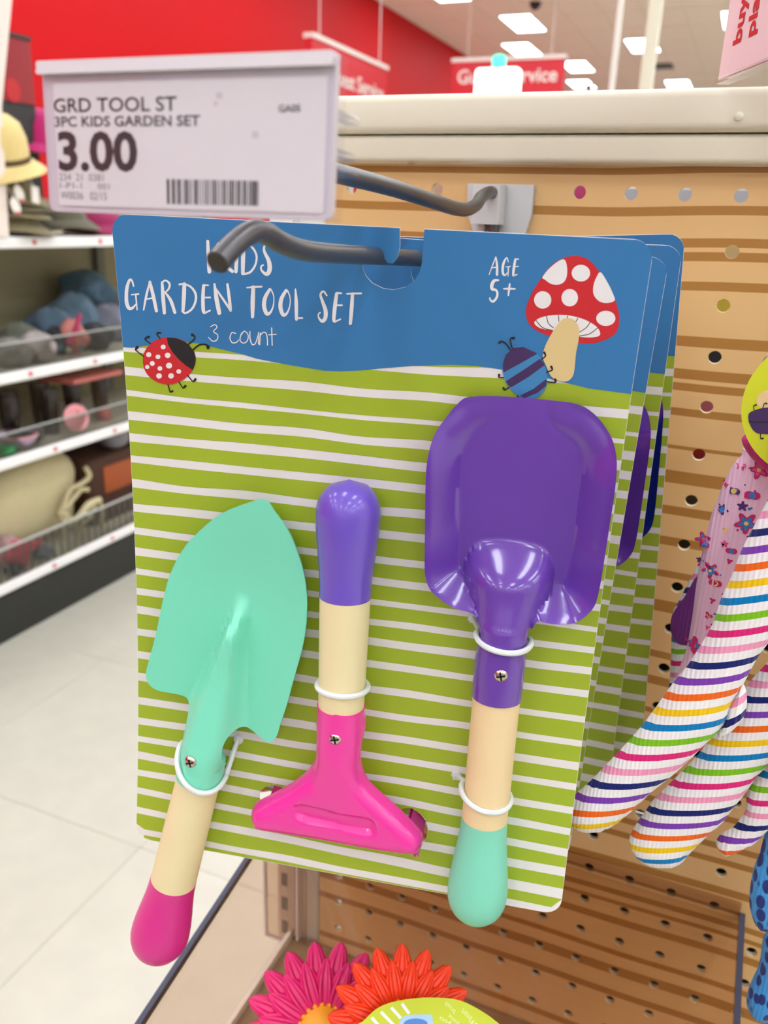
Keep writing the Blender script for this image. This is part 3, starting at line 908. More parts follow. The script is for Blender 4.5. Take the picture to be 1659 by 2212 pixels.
letter(ck, [(143, 395, 30), (150, 560, 40), (160, 715, 40)], [(255, 418, 24), (190, 520, 26)], [(190, 520, 26), (290, 620, 34), (402, 712, 36)])
letter(ck, [(452, 450, 34), (446, 580, 40), (440, 715, 36)])
letter(ck, [(520, 440, 38), (515, 590, 44), (512, 735, 36)], [(515, 430, 20), (600, 450, 22), (655, 540, 22), (645, 640, 22), (590, 720, 24), (515, 742, 22)])
letter(ck, [(790, 430, 22), (745, 440, 22), (738, 500, 28), (785, 600, 42), (795, 690, 48), (765, 742, 40), (712, 705, 22), (705, 662, 18), (728, 645, 16)])
letter(c1, [(272, 210, 18), (255, 150, 22), (225, 135, 30), (195, 220, 40), (186, 310, 42), (190, 410, 44), (220, 475, 42), (262, 468, 30), (300, 425, 16)], [(247, 312, 16), (330, 305, 22)], [(298, 310, 18), (314, 492, 16)])
letter(c1, [(468, 150, 18), (425, 320, 28), (392, 493, 18)], [(466, 160, 34), (508, 330, 42), (545, 505, 38)], [(420, 365, 18), (512, 350, 20)])
letter(c1, [(612, 165, 30), (625, 350, 46), (640, 530, 38)], [(610, 165, 24), (655, 142, 22), (700, 180, 25), (692, 240, 24), (640, 295, 14)], [(645, 278, 18), (715, 380, 38), (765, 525, 36)])
letter(c1, [(878, 185, 44), (872, 350, 48), (862, 505, 36)], [(818, 190, 22), (875, 180, 26)], [(870, 182, 22), (950, 215, 24), (1008, 290, 28), (1014, 380, 28), (970, 480, 26), (890, 532, 24), (852, 505, 22)])
letter(c1, [(1108, 205, 38), (1100, 350, 42), (1105, 500, 42), (1122, 528, 34)], [(1110, 197, 22), (1164, 200, 18)], [(1110, 346, 16), (1186, 345, 22)], [(1120, 530, 24), (1184, 502, 20)])
letter(c1, [(1238, 185, 24), (1260, 350, 50), (1295, 530, 48)], [(1250, 235, 20), (1330, 350, 26), (1432, 500, 30)], [(1393, 188, 28), (1414, 350, 38), (1430, 500, 34)])
letter(c2, [(152, 222, 44), (146, 400, 52), (144, 575, 38)], [(76, 228, 16), (160, 220, 24), (252, 216, 22)])
for dx, dy in ((0, 0), (195, 12)):
    letter(c2, [(350 + dx, 248 + dy, 34), (295 + dx, 345 + dy, 46), (282 + dx, 450 + dy, 48), (315 + dx, 540 + dy, 44), (362 + dx, 515 + dy, 26), (394 + dx, 430 + dy, 14), (396 + dx, 330 + dy, 12), (366 + dx, 252 + dy, 18)])
letter(c2, [(656, 245, 16), (665, 400, 42), (668, 605, 36)], [(670, 592, 20), (738, 590, 20)])
letter(c2, [(1030, 322, 18), (990, 272, 24), (955, 312, 26), (982, 400, 38), (1015, 500, 48), (1012, 590, 46), (975, 628, 40), (935, 588, 20), (930, 545, 16), (950, 526, 18)])
letter(c2, [(1148, 298, 38), (1130, 430, 46), (1114, 600, 40), (1125, 633, 28)], [(1150, 290, 26), (1204, 294, 20)], [(1140, 438, 18), (1210, 438, 22)], [(1130, 633, 22), (1194, 604, 18)])
letter(c2, [(1338, 302, 38), (1326, 480, 46), (1312, 655, 38)], [(1270, 302, 18), (1340, 298, 24), (1440, 296, 22)])
letter(c1, [(1190, 695, 11), (1240, 670, 11), (1268, 700, 11), (1226, 752, 11), (1275, 790, 12), (1268, 850, 12), (1215, 866, 12), (1166, 820, 9)])
letter(c1, [(1490, 775, 12), (1445, 765, 12), (1422, 830, 12), (1450, 885, 12), (1500, 880, 12), (1528, 850, 9)])
letter(c2, [(10, 790, 12), (45, 748, 12), (90, 790, 12), (82, 860, 12), (35, 890, 12), (-4, 860, 12), (2, 800, 12), (20, 762, 12)])
letter(c2, [(112, 752, 12), (115, 840, 13), (140, 905, 13), (180, 888, 12), (218, 762, 10)], [(214, 762, 11), (214, 900, 12)])
letter(c2, [(236, 770, 12), (228, 908, 14)], [(230, 805, 11), (270, 762, 12), (306, 774, 12), (320, 840, 12), (323, 912, 14)])
letter(c2, [(372, 708, 12), (378, 916, 14)], [(335, 791, 12), (428, 784, 12)])
letter(ca, [(525, 315, 26), (430, 560, 30), (342, 802, 24)], [(525, 330, 44), (560, 560, 62), (556, 810, 66)], [(420, 618, 28), (540, 600, 36)])
letter(ca, [(870, 455, 24), (825, 340, 34), (745, 470, 62), (712, 650, 68), (730, 790, 64), (785, 815, 48), (845, 745, 20)], [(802, 592, 22), (922, 578, 30)], [(872, 590, 40), (860, 845, 24)])
letter(ca, [(1062, 385, 58), (1032, 560, 68), (1006, 760, 64), (1006, 835, 50)], [(1060, 372, 38), (1150, 378, 32)], [(1050, 590, 34), (1150, 574, 28)], [(1012, 838, 42), (1112, 800, 28)])
letter(ca, [(600, 955, 44), (480, 975, 86), (415, 1100, 96), (430, 1205, 84), (520, 1225, 62), (568, 1310, 60), (545, 1440, 62), (448, 1545, 66), (372, 1500, 48), (362, 1445, 38)])
letter(ca, [(745, 1195, 40), (890, 1192, 58), (1055, 1198, 40)], [(908, 1060, 44), (890, 1200, 56), (870, 1375, 44)])
for i, st in enumerate(LET):
    link('letter', *pxmesh([ribbon(s) for s in st], .24), 'white', card, False)

# ladybug
body = [c1(p) for p in smooth_loop([(383, 1110), (400, 1000), (470, 900), (570, 840), (670, 823), (800, 835), (910, 890), (990, 990), (1015, 1090), (985, 1200), (900, 1300), (800, 1360), (700, 1385), (590, 1370), (480, 1310), (410, 1220)], 4)]
lb = link('ladybug_print', *pxmesh([poly(body)], .28), 'red', card, False)
head = [c1(p) for p in [(670, 824), (685, 905), (735, 995), (815, 1088), (895, 1155), (980, 1210), (1006, 1140), (1014, 1060), (995, 995), (950, 930), (890, 875), (800, 836), (730, 824)]]
link('ladybug_print', *pxmesh([poly(head)], .33), 'ink', card, False)
link('ladybug_print', *pxmesh([poly([c1(p) for p in ellipse(a, b, r, r * .95, 18)]) for a, b, r in ((627, 935, 30), (455, 1027, 32), (565, 1053, 29), (680, 1035, 34), (497, 1132, 30), (437, 1174, 26), (588, 1192, 29), (697, 1158, 37), (813, 1228, 29), (578, 1281, 34), (721, 1280, 34))], .38), 'white', card, False)
lg = [[(590, 838, 13), (552, 782, 14), (560, 768, 22), (592, 768, 22)], [(478, 898, 13), (412, 848, 14), (425, 825, 24), (455, 815, 30)], [(392, 1046, 13), (305, 980, 14), (302, 960, 24), (316, 940, 36)],
      [(918, 912, 20), (990, 850, 18), (1003, 815, 18), (972, 790, 34)], [(978, 974, 20), (1050, 915, 20), (1120, 905, 20), (1160, 928, 34), (1162, 944, 40)],
      [(918, 1275, 13), (972, 1340, 14), (990, 1345, 20), (1010, 1322, 30)], [(815, 1355, 13), (855, 1418, 14), (870, 1422, 22), (890, 1402, 30)], [(684, 1385, 13), (705, 1465, 14), (720, 1472, 20), (738, 1462, 24)]]
link('ladybug_print', *pxmesh([ribbon([c1(p) for p in s]) for s in lg], .30), 'ink', card, False)
# toadstool
cap = [cm(p) for p in smooth_loop([(150, 720), (165, 640), (220, 520), (300, 400), (380, 300), (480, 240), (580, 218), (680, 235), (760, 300), (850, 420), (930, 560), (975, 700), (985, 800), (960, 900), (880, 960), (760, 1000), (640, 1000), (560, 985), (360, 935), (220, 870), (165, 800)], 4)]
link('toadstool_print', *pxmesh([poly(cap)], .28), 'red', card, False)
sp = [blob([cm(p) for p in [(300, 405), (380, 310), (485, 248), (518, 320), (510, 420), (460, 470), (380, 470), (320, 430)]]), blob([cm(p) for p in [(820, 365), (785, 400), (755, 480), (755, 560), (800, 620), (870, 640), (944, 618), (928, 555), (880, 455)]])]
sp += [poly([cm(p) for p in ellipse(*e)]) for e in ((642, 372, 83, 75), (300, 612, 77, 78), (542, 592, 74, 78), (865, 777, 86, 68))]
link('toadstool_print', *pxmesh(sp, .33), 'white', card, False)
link('toadstool_print', *pxmesh([blob([cm(p) for p in [(225, 820), (260, 780), (340, 755), (450, 745), (560, 755), (680, 790), (780, 850), (815, 910), (790, 940), (700, 948), (600, 935), (400, 890), (280, 865)]])], .34), 'white', card, False)
gl = [[(240, 795, 7), (300, 860, 7), (390, 885, 7)], [(335, 755, 7), (350, 820, 7), (395, 860, 7)], [(440, 750, 7), (445, 805, 7)], [(525, 755, 7), (515, 785, 7)], [(615, 775, 7), (595, 810, 7)], [(725, 810, 7), (690, 860, 7), (630, 900, 7)], [(795, 860, 7), (720, 915, 7), (625, 935, 7)]]
link('toadstool_print', *pxmesh([ribbon([cm(p) for p in s]) for s in gl], .38), 'inkgrey', card, False)
link('toadstool_print', *pxmesh([blob([cm(p) for p in [(420, 850), (480, 785), (540, 775), (590, 800), (625, 870), (620, 980), (600, 1080), (590, 1180), (575, 1280), (530, 1335), (460, 1340), (380, 1300), (330, 1200), (300, 1120), (320, 1030), (370, 930)]])], .42), 'tan', card, False)
# striped beetle
bo = smooth_loop([(730, 790), (745, 730), (780, 695), (830, 690), (890, 720), (930, 770), (945, 830), (940, 890), (900, 935), (850, 942), (800, 925), (755, 880), (735, 830)], 4)
link('beetle_print', *pxmesh([poly([cb(p) for p in bo])], .46), 'bluebug', card, False)
st = [[(732, 800), (733, 770), (745, 732), (780, 697), (830, 692), (890, 720), (897, 726), (820, 770), (736, 816)], [(746, 858), (830, 805), (911, 750), (930, 772), (934, 780), (860, 835), (772, 888), (757, 877)], [(815, 928), (880, 895), (941, 848), (942, 880), (900, 915), (838, 938)]]
link('beetle_print', *pxmesh([poly([cb(p) for p in s]) for s in st], .5), 'purplebug', card, False)
lg = [[(768, 706, 7), (745, 675, 7), (725, 666, 8), (715, 672, 13)], [(776, 697, 7), (768, 662, 7), (772, 650, 8), (784, 650, 13)], [(736, 840, 6), (715, 840, 7), (714, 828, 12)], [(762, 888, 6), (742, 900, 7), (735, 892, 12)], [(920, 752, 6), (938, 736, 7), (932, 720, 12)], [(943, 815, 6), (970, 804, 7), (966, 788, 12)], [(944, 860, 6), (984, 864, 7), (985, 850, 12)], [(806, 928, 5), (798, 946, 5)]]
link('beetle_print', *pxmesh([ribbon([cb(p) for p in s]) for s in lg], .54), 'ink', card, False)

# ---------------------------------------------------------------- the tools
HZ = Z0 + 13.5              # handle axis height off the card


def LP(pts, h):
    return [tuple(loc(px, py, Z0 + h)) for px, py in pts]


def sstep(a, b, x):
    t = min(1, max(0, (x - a) / (b - a))); return t * t * (3 - 2 * t)


def screw(parent, px, py, z):
    x, y = loc(px, py, z)
    v, f = lathe([(-2.5, 1.4), (-.6, 2.7), (0, 2.75), (.7, 2.4), (1.15, 1.5), (1.3, .3)], 20, (x, y, z), (0, 0, 1))
    fm = [0] * len(f)
    for a in (0, math.pi / 2):
        c, s = math.cos(a + .25), math.sin(a + .25); vb, fb = box(-1.7, 1.7, -.33, .33, .8, 1.34)
        b = len(v); v = list(v) + [(x + p[0] * c - p[1] * s, y + p[0] * s + p[1] * c, z + p[2]) for p in vb]; f = list(f) + [tuple(i + b for i in q) for q in fb]; fm += [1] * len(fb)
    o = link('screw', v, f, 'screw', parent, mats=['screwdark'], fmat=fm); return o


def tie(parent, c, ax, r, spread, drop, head=None, ring=1.15, tilt=0.0):
    """Nylon cable tie round a handle: c axis point, ax unit axis (2D), r radius."""
    ex = np.array([-ax[1], ax[0], 0]); ex = ex if ex[0] > 0 else -ex; ay = np.array([ax[0], ax[1], 0]); ez = np.array([0, 0, 1.0])
    pts = []
    for k in range(25):
        a = math.pi * (1.12 - 1.24 * k / 24)
        q = np.array([c[0], c[1], HZ]) + ex * math.cos(a) * (r + .9) + ez * (math.sin(a) * (r + .9)) + ay * (-drop * max(0, math.sin(a)) + tilt * math.cos(a))
        pts.append(q)
    if head is not None:
        hx, hy = head; hp = np.array([hx, hy, Z0 + 1.5])
        pts = ([hp] + pts) if np.linalg.norm(hp - pts[0]) < np.linalg.norm(hp - pts[-1]) else (pts + [hp])
    else:
        pts = pts + [np.array([c[0], c[1], HZ]) + ex * math.cos(a) * (r + .9) + ez * math.sin(a) * (r + .9) for a in (math.pi * (-.12 - .76 * k / 9) for k in range(1, 10))] + [pts[0]]
    v, f = tube(catmull(pts, 2), ring, 8)
    o = link('cable_tie', v, f, 'tie', parent)
    if head is not None:
        link('cable_tie', *lathe([(-2.5, 2.3), (1.2, 2.3), (2.0, 1.6)], 10, (hx, hy, Z0), (0, 0, 1)), 'tie', parent)
    return o


def handle(parent, p_sock, p_end, rw0, rw1, rcap, cut, mw, mc):
    """Wooden handle from the socket mouth to its rounded end; cut = fraction where the paint begins."""
    a = np.array(p_sock, float); e = np.array(p_end, float); L = np.linalg.norm(e - a); ax = (e - a) / L
    prof = []
    N = 40
    for i in range(N + 1):
        s = i / N * L
        if s < cut * L:
            r = rw0 + (rw1 - rw0) * (s / (cut * L))
        else:
            k = (s - cut * L) / (L - cut * L); r = rw1 + (rcap - rw1) * sstep(0, .72, k)
        rem = L - s
        if rem < rcap * 1.15:
            r *= math.sqrt(max(0, 1 - (1 - rem / (rcap * 1.15)) ** 2.3))
        prof.append((s, max(r, .05)))
    ci = int(cut * N)
    p0 = [(-8, rw0 - .4), (-.01, rw0 - .4)] + prof[:ci + 1]; p1 = [(t, r + .12) for t, r in prof[ci:]]
    link('wooden_grip', *lathe(p0, 32, (a[0], a[1], HZ), (ax[0], ax[1], 0)), mw, parent)
    link('painted_end', *lathe(p1, 32, (a[0], a[1], HZ), (ax[0], ax[1], 0)), mc, parent)
    return ax


def frame2(tip, end):
    tip = np.array(tip, float); end = np.array(end, float); L = np.linalg.norm(end - tip); d = (end - tip) / L; n = np.array([-d[1], d[0]])
    if n[0] < 0:
        n = -n
    def st_(x, y):
        q = np.array([x, y]) - tip; return q @ d, q @ n
    return st_, d, n, L


# trowel
tr_px = [(572, 1080), (591, 1103), (621, 1144), (640, 1185), (656, 1234), (664, 1285), (664, 1331), (660, 1372), (651, 1413), (637, 1462), (621, 1521), (607, 1562), (600, 1586), (588, 1600), (572, 1600), (548, 1584), (523, 1571), (510, 1573), (499, 1584), (493, 1600), (491, 1622), (484, 1650),
         (392, 1634), (401, 1604), (408, 1575), (410, 1545), (408, 1527), (402, 1514), (390, 1505), (369, 1498), (341, 1489), (324, 1472), (320, 1451), (326, 1424), (341, 1367), (355, 1299), (371, 1239), (396, 1188), (428, 1150), (477, 1110), (531, 1088)]
tro = LP(tr_px, 11)
tip = tro[0]; sock = tuple((np.array(loc(386, 1668, HZ)) + np.array(loc(474, 1690, HZ))) / 2); tend = tuple(loc(334, 2065, HZ))
st_, d_, n_, L_ = frame2(tip, sock)


def trz(x, y):
    s, q = st_(x, y)
    edge = 11 + 0.0024 * q * q - 3.2 * sstep(0, 45, s) * math.exp(-(q / 24) ** 2)
    wr = 2.5 + 8.0 * sstep(44, 125, s); hr = 9.5 * sstep(42, 62, s) + 5.5 * sstep(70, 128, s)
    ridge = hr * (1 - sstep(.25, 1.0, abs(q) / (wr * 1.75)))
    if s > 108:
        k = sstep(108, 122, s); cyl = 13.5 + math.sqrt(max(0, 9.9 ** 2 - min(9.9, abs(q)) ** 2))
        return Z0 + (edge + ridge) * (1 - k) + cyl * k
    return Z0 + edge + ridge


v2, f2 = fill(smooth_loop(tro, 3), (), 1.4)
v_, f_ = solid(v2, f2, lambda x, y: (x, y, trz(x, y)), lambda x, y: (x, y, trz(x, y) - 1.0))
TR = link('trowel', v_, f_, 'mint', G); TR['label'] = 'mint green pointed trowel'
a_ = np.array(sock); dd = (np.array(tend) - a_); dd /= np.linalg.norm(dd)
link('socket', *lathe([(-11, 9.4), (-7, 9.8), (-4, 10.1), (.2, 10.1), (.2, 9.0)], 32, (a_[0], a_[1], HZ), (dd[0], dd[1], 0)), 'mint', TR)
handle(TR, sock, tend, 9.5, 10.3, 13.4, .555, 'wood', 'pinkpaint')
screw(TR, 412, 1646, HZ + 9.2)
tie(TR, tuple(a_ - dd * 8), dd, 10.4, 0, -6, head=tuple(loc(513, 1600, Z0 + 2)), tilt=4.5)

# hand rake (tines turned into the card)
rk_px = [(689, 1527), (689, 1600), (686, 1622), (679, 1642), (663, 1668), (626, 1697), (586, 1720), (556, 1735), (546, 1744), (543, 1756), (546, 1775), (554, 1786), (572, 1791), (679, 1807), (785, 1827), (865, 1839), (897, 1842), (908, 1836), (913, 1816), (906, 1799), (865, 1756), (825, 1720), (793, 1685), (782, 1652), (780, 1624), (783, 1600), (786, 1530)]
rko = LP(rk_px, 13)
rc = loc(737, 1524, HZ); hend = tuple(loc(755, 1036, HZ)); rsock = tuple(loc(737, 1524, HZ))
nb = np.array(loc(735, 1620, HZ)); loop_rk = np.array(rko)
rax = np.array(hend) - np.array(rsock); rax /= np.linalg.norm(rax); rnx = np.array([rax[1], -rax[0]])


def rkz(x, y, e):
    q = np.array([x, y]) - np.array(rsock); s = -(q @ rax); t = q @ rnx
    cyl = 13.5 + math.sqrt(max(0, 9.8 ** 2 - min(9.8, abs(t)) ** 2))
    k = sstep(18, 40, s)
    plate = 12 + 7.0 * math.sqrt(max(0, 1 - (1 - min(1, e / 6.5)) ** 2)) + 2.5 * math.exp(-(t / 12) ** 2) * (1 - sstep(30, 58, s))
    gx = abs(t - 0) / 17.5; gy = abs(s - 50 - t * .06) / 4.2
    if gx < 1.3 and gy < 1.6:
        rr = math.hypot(max(0, abs(t) - 14), s - 50 - t * .06)
        plate -= 2.2 * (1 - sstep(2.2, 4.6, rr))
    return Z0 + cyl * (1 - k) + plate * k


v2, f2 = fill(smooth_loop(rko, 2), (), 1.4)
zs = dict(zip(map(tuple, v2), [rkz(p[0], p[1], e) for p, e in zip(v2, edge_dist(v2, [smooth_loop(rko, 2)]))]))
v_, f_ = solid(v2, f2, lambda x, y: (x, y, zs[(x, y)]), lambda x, y: (x, y, min(zs[(x, y)] - 1.2, Z0 + 13)))
RK = link('hand_rake', v_, f_, 'pink', G); RK['label'] = 'hot pink hand rake head with a long groove'
link('socket', *lathe([(-14, 9.2), (-4, 9.4), (.2, 9.9), (.2, 9.0)], 32, (rsock[0], rsock[1], HZ), (rax[0], rax[1], 0)), 'pink', RK)
for (pa_, pb_) in (((598, 1722), (568, 1748)), ((880, 1770), (905, 1812))):
    p0, p1 = loc(*pa_, Z0 + 4), loc(*pb_, Z0 + 4); w_ = np.array(p1) - np.array(p0); V, F = [], []
    dv = np.array([0, -1.0]); N = 12
    for j in range(2):
        for i in range(N):
            a = i / (N - 1); base = np.array(p0) * (1 - a) + np.array(p1) * a
            for (h, up_) in ((13, -3), (4, -1), (-8, 1), (-22, 5)):
                V.append((base[0] + (1.3 if j else 0), base[1] + up_, Z0 + h))
    n1 = N * 4
    for i in range(N - 1):
        for q in range(3):
            A = i * 4 + q; F += [(A, A + 1, A + 5, A + 4), (n1 + A, n1 + A + 4, n1 + A + 5, n1 + A + 1)]
    link('tine', V, F, 'pink', RK)
handle(RK, rsock, hend, 9.4, 10.2, 12.6, .52, 'wood', 'purplepaint')
screw(RK, 724, 1596, HZ + 9.0)
tie(RK, tuple(loc(740, 1482, HZ)), -rax, 9.5, 0, 0.5)

# shovel
sh_px = [(1015, 859), (1099, 860), (1193, 868), (1250, 876), (1284, 896), (1309, 925), (1325, 956), (1331, 997), (1325, 1059), (1316, 1122), (1305, 1200), (1294, 1269), (1284, 1304), (1266, 1326), (1240, 1342), (1206, 1345), (1181, 1342), (1162, 1338), (1150, 1354), (1138, 1375), (1132, 1400),
         (1036, 1392), (1040, 1374), (1037, 1352), (1030, 1331), (1018, 1320), (983, 1310), (952, 1291), (930, 1269), (921, 1244), (919, 1216), (921, 1122), (924, 1028), (929, 975), (940, 937), (958, 909), (987, 874)]
sho = LP(sh_px, 15)
ssock = tuple((np.array(loc(1025, 1497, HZ)) + np.array(loc(1121, 1509, HZ))) / 2); send = tuple(loc(1025, 1986, HZ))
sax = np.array(send) - np.array(ssock); sax /= np.linalg.norm(sax); snx = np.array([-sax[1], sax[0]]); snx = snx if snx[0] > 0 else -snx
sloop = np.array(sho[:20] + sho[22:])
topy = sho[1][1]


def shz(x, y, e):
    q = np.array([x, y]) - np.array(ssock); s = -(q @ sax); t = abs(q @ snx)      # s: up from the socket mouth, blade from ~35 to ~117
    floor_ = 5 + 5.5 * sstep(40, 118, s)
    hgt = 1.0 + 10.5 * (1 - sstep(86, 116, s)); ln = max(0, 1 - e / 11.5)
    z = floor_ + hgt * (ln - .10 * (1 - abs(2 * ln - 1)) * 0) if ln > 0 else floor_
    z -= .9 * max(0, 1 - abs(e - 11.5) / 2.2) * .25
    z += .5 * max(0, 1 - e / .8)
    hw = 9.8 + 7.2 * sstep(24, 46, s) - 3.5 * sstep(50, 64, s); hh = (23.3 - 3.2 * sstep(24, 46, s)); zb = 13.5 - 8.5 * sstep(26, 42, s)
    top = zb + (hh - zb) * (1 - sstep(45, 65, s))
    if s < 30:
        return Z0 + 13.5 + math.sqrt(max(0, 9.8 ** 2 - min(9.8, t) ** 2))
    if t < hw and s < 65:
        r = zb + (top - zb) * (1 - (t / hw) ** 2) ** .6
        z = max(r, z)
    return Z0 + z


loop_sh = np.array(sho)
v2, f2 = fill(smooth_loop(sho, 3), (), 1.35)
zs = dict(zip(map(tuple, v2), [shz(p[0], p[1], e) for p, e in zip(v2, np.minimum(open_dist(v2, sho[3:21]), open_dist(v2, sho[22:] + sho[:1])))]))
v_, f_ = solid(v2, f2, lambda x, y: (x, y, zs[(x, y)]), lambda x, y: (x, y, zs[(x, y)] - 1.1))
SH = link('shovel', v_, f_, 'purple', G); SH['label'] = 'glossy purple square shovel'
link('socket', *lathe([(-25, 9.3), (-20, 9.5), (-17, 9.9), (-4, 9.9), (.2, 9.9), (.2, 9.0)], 32, (ssock[0], ssock[1], HZ), (sax[0], sax[1], 0)), 'purple', SH)
handle(SH, ssock, send, 9.3, 9.3, 12.4, .53, 'wood2', 'mintpaint')
screw(SH, 1082, 1459, HZ + 9.2)
tie(SH, tuple(loc(1088, 1378, HZ)), sax, 9.7, 0, -1.5, head=tuple(loc(1022, 1337, Z0 + 2)), tilt=0.6)
tie(SH, tuple(loc(1050, 1712, HZ)), sax, 9.3, 0, -2.0, head=tuple(loc(986, 1677, Z0 + 2)), tilt=1.5)


# ---------------------------------------------------------------- the sets hanging behind
def axes_of(yaw, pitch, roll):
    y, p, r = [math.radians(a) for a in (yaw, pitch, roll)]
    ex = np.array([math.cos(y), math.sin(y), 0]); n = np.array([math.sin(y), -math.cos(y), 0])
    ez = n * math.cos(p) + np.array([0, 0, 1]) * math.sin(p); ey = np.array([0, 0, 1]) * math.cos(p) - n * math.sin(p)
    return np.stack([ex * math.cos(r) + ey * math.sin(r), ey * math.cos(r) - ex * math.sin(r), ez])


def copy_tree(src, parent, skip, swap=None):
    c = src.copy(); COL.objects.link(c); c.parent = parent
    if swap and src.data and src.data.materials and src.data.materials[0] == MT['purple']:
        c.data = src.data.copy(); c.data.materials[0] = MT[swap]
    for ch in src.children:
        if ch.name.split('.')[0] not in skip:
            copy_tree(ch, c, skip, swap)
    return c


SKIP = {'letter', 'ladybug_print', 'toadstool_print', 'beetle_print'}
kids = list(G.children)
for (y, dx, dz, yaw, pitch, roll, swap, lb) in ((-123, 1.0, -3.0, 8.5, 4.5, -1.8, None, 'second carded garden tool set, mostly hidden behind the front card'),
                                                (-96, 3.5, -1.0, 6.0, 3.0, .4, None, 'third carded garden tool set with a purple shovel edge showing at the right'),
                                                (-68, 2.5, .0, 3.0, 2.0, 3.4, 'navy', 'rearmost carded garden tool set with a dark blue shovel edge')):
    e = set_empty(axes_of(yaw, pitch, roll), np.array([HX + dx, y, -36.4 - 8 / 156 * y + dz]), lb)
    for k in kids:
        c = copy_tree(k, e, SKIP, swap)
        if k == TR:
            c.location = (-.004, .036, 0)
        if k == SH and y == -123:
            c.location = (-.006, 0, 0)
        if swap and k == SH:
            c['label'] = 'dark blue square shovel'

# ================================================================ GLOVES AND OTHER STOCK AT THE RIGHT


def pillow(name, px_out, dep, bulge, material, parent, width=14.0, step=3.0, lean=None, puff_back=.6):
    """Stuffed fabric shape: photo outline on an upright plane at depth dep from the lens, swelling to both sides."""
    ym = dep
    P3 = [on_y(px, py, ym if lean is None else ym + lean * (py - 1500) / 1000) for px, py in px_out]
    o2 = np.array([(p[0], p[2]) for p in P3]); ys = np.array([p[1] for p in P3])
    o2 = smooth_loop(o2, 3)
    v2, f2 = fill(o2, (), step)
    e = edge_dist(v2, [o2]); k = np.sqrt(np.maximum(0, 1 - (1 - np.minimum(1, e / width)) ** 2)) * bulge
    f2 = f2[:, ::-1] if False else f2
    V = [(x, ym - h, z) for (x, z), h in zip(v2, k)]; Bk = [(x, ym + h * puff_back + .01, z) for (x, z), h in zip(v2, k)]
    n = len(V); F = [tuple(t) for t in f2] + [(t[2] + n, t[1] + n, t[0] + n) for t in f2]
    cnt = {}
    for t in f2:
        for i in range(3):
            cnt[(int(t[i]), int(t[(i + 1) % 3]))] = 1
    for (a, b) in cnt:
        if (b, a) not in cnt:
            F.append((b, a, a + n, b + n))
    o = link(name, V + Bk, F, material, parent)
    return o, (v2, k)


GT = np.array([-.40, .22, 1.0]); gbase = on_y(1720, 1650, -120)
gp_ = (GT @ (on_y(1272, 1783, -146) - gbase)) / 1000 / .0523
gm = glove_material('striped_knit', period=.0523, tilt=tuple(GT), off=(.965 - gp_) % 1.0)
def phased(name, px, py, yy, target):
    return glove_material(name, period=.0523, tilt=tuple(GT), off=(target - (GT @ (on_y(px, py, yy) - gbase)) / 1000 / .0523) % 1.0)


gm2 = phased('striped_knit_second', 1431, 1854, -126, .842); gm3 = phased('striped_knit_third', 1575, 1837, -119, .097)
f1 = [(1690, 1040), (1648, 1100), (1627, 1140), (1601, 1190), (1580, 1245), (1558, 1292), (1540, 1346), (1518, 1386), (1486, 1436), (1453, 1476), (1417, 1527), (1381, 1574), (1345, 1614), (1308, 1653), (1272, 1690), (1240, 1718), (1225, 1733), (1220, 1751), (1225, 1769), (1243, 1784), (1272, 1794), (1294, 1794), (1323, 1784), (1345, 1769), (1366, 1751), (1403, 1715), (1453, 1675), (1489, 1642), (1525, 1606), (1562, 1567), (1583, 1516), (1609, 1472), (1634, 1425), (1659, 1390), (1720, 1310), (1800, 1200), (1790, 1060)]
t = thing('garden_glove', 'striped kids garden glove with its fingers pointing down left', 'glove', tuple(on_y(1720, 1650, -120)), 'kids garden gloves')
link_o, _ = pillow('finger', f1, -140, 9.0, gm, t, 13)
f2_ = [(1640, 1450), (1600, 1500), (1515, 1621), (1489, 1650), (1460, 1679), (1431, 1708), (1410, 1729), (1395, 1751), (1374, 1780), (1361, 1805), (1359, 1823), (1370, 1845), (1395, 1863), (1431, 1872), (1468, 1867), (1489, 1845), (1525, 1809), (1562, 1776), (1580, 1751), (1609, 1715), (1634, 1679), (1659, 1653), (1740, 1570), (1780, 1440), (1720, 1380)]
pillow('finger', f2_, -122, 8.0, gm2, t, 13)
pillow('finger', [(1601, 1476), (1612, 1491), (1613, 1527), (1605, 1552), (1583, 1577), (1562, 1588), (1549, 1585), (1556, 1563), (1568, 1530), (1583, 1500)], -138, 5.0, glove_material('striped_knit_thumb', period=.0523, tilt=(-.8, .2, .8), off=.62), t, 5, 2.0)
pillow('finger', [(1618, 1700), (1612, 1747), (1598, 1769), (1583, 1787), (1562, 1798), (1551, 1809), (1547, 1823), (1556, 1841), (1573, 1847), (1594, 1841), (1634, 1820), (1659, 1794), (1730, 1740), (1760, 1640), (1680, 1630)], -116, 6.0, gm3, t, 9)
pillow('palm', [(1700, 1020), (1840, 1000), (1950, 1090), (1965, 1350), (1910, 1600), (1810, 1720), (1720, 1750), (1668, 1640), (1664, 1480), (1668, 1200)], -126, 9, gm, t, 14, 5)
pillow('glove_cuff', [(1715, 925), (1850, 915), (1860, 1010), (1845, 1030), (1700, 1045), (1700, 960)], -124, 8, rib_material('magenta_rib_front', (228, 44, 128), scale=90), t, 10, 4)
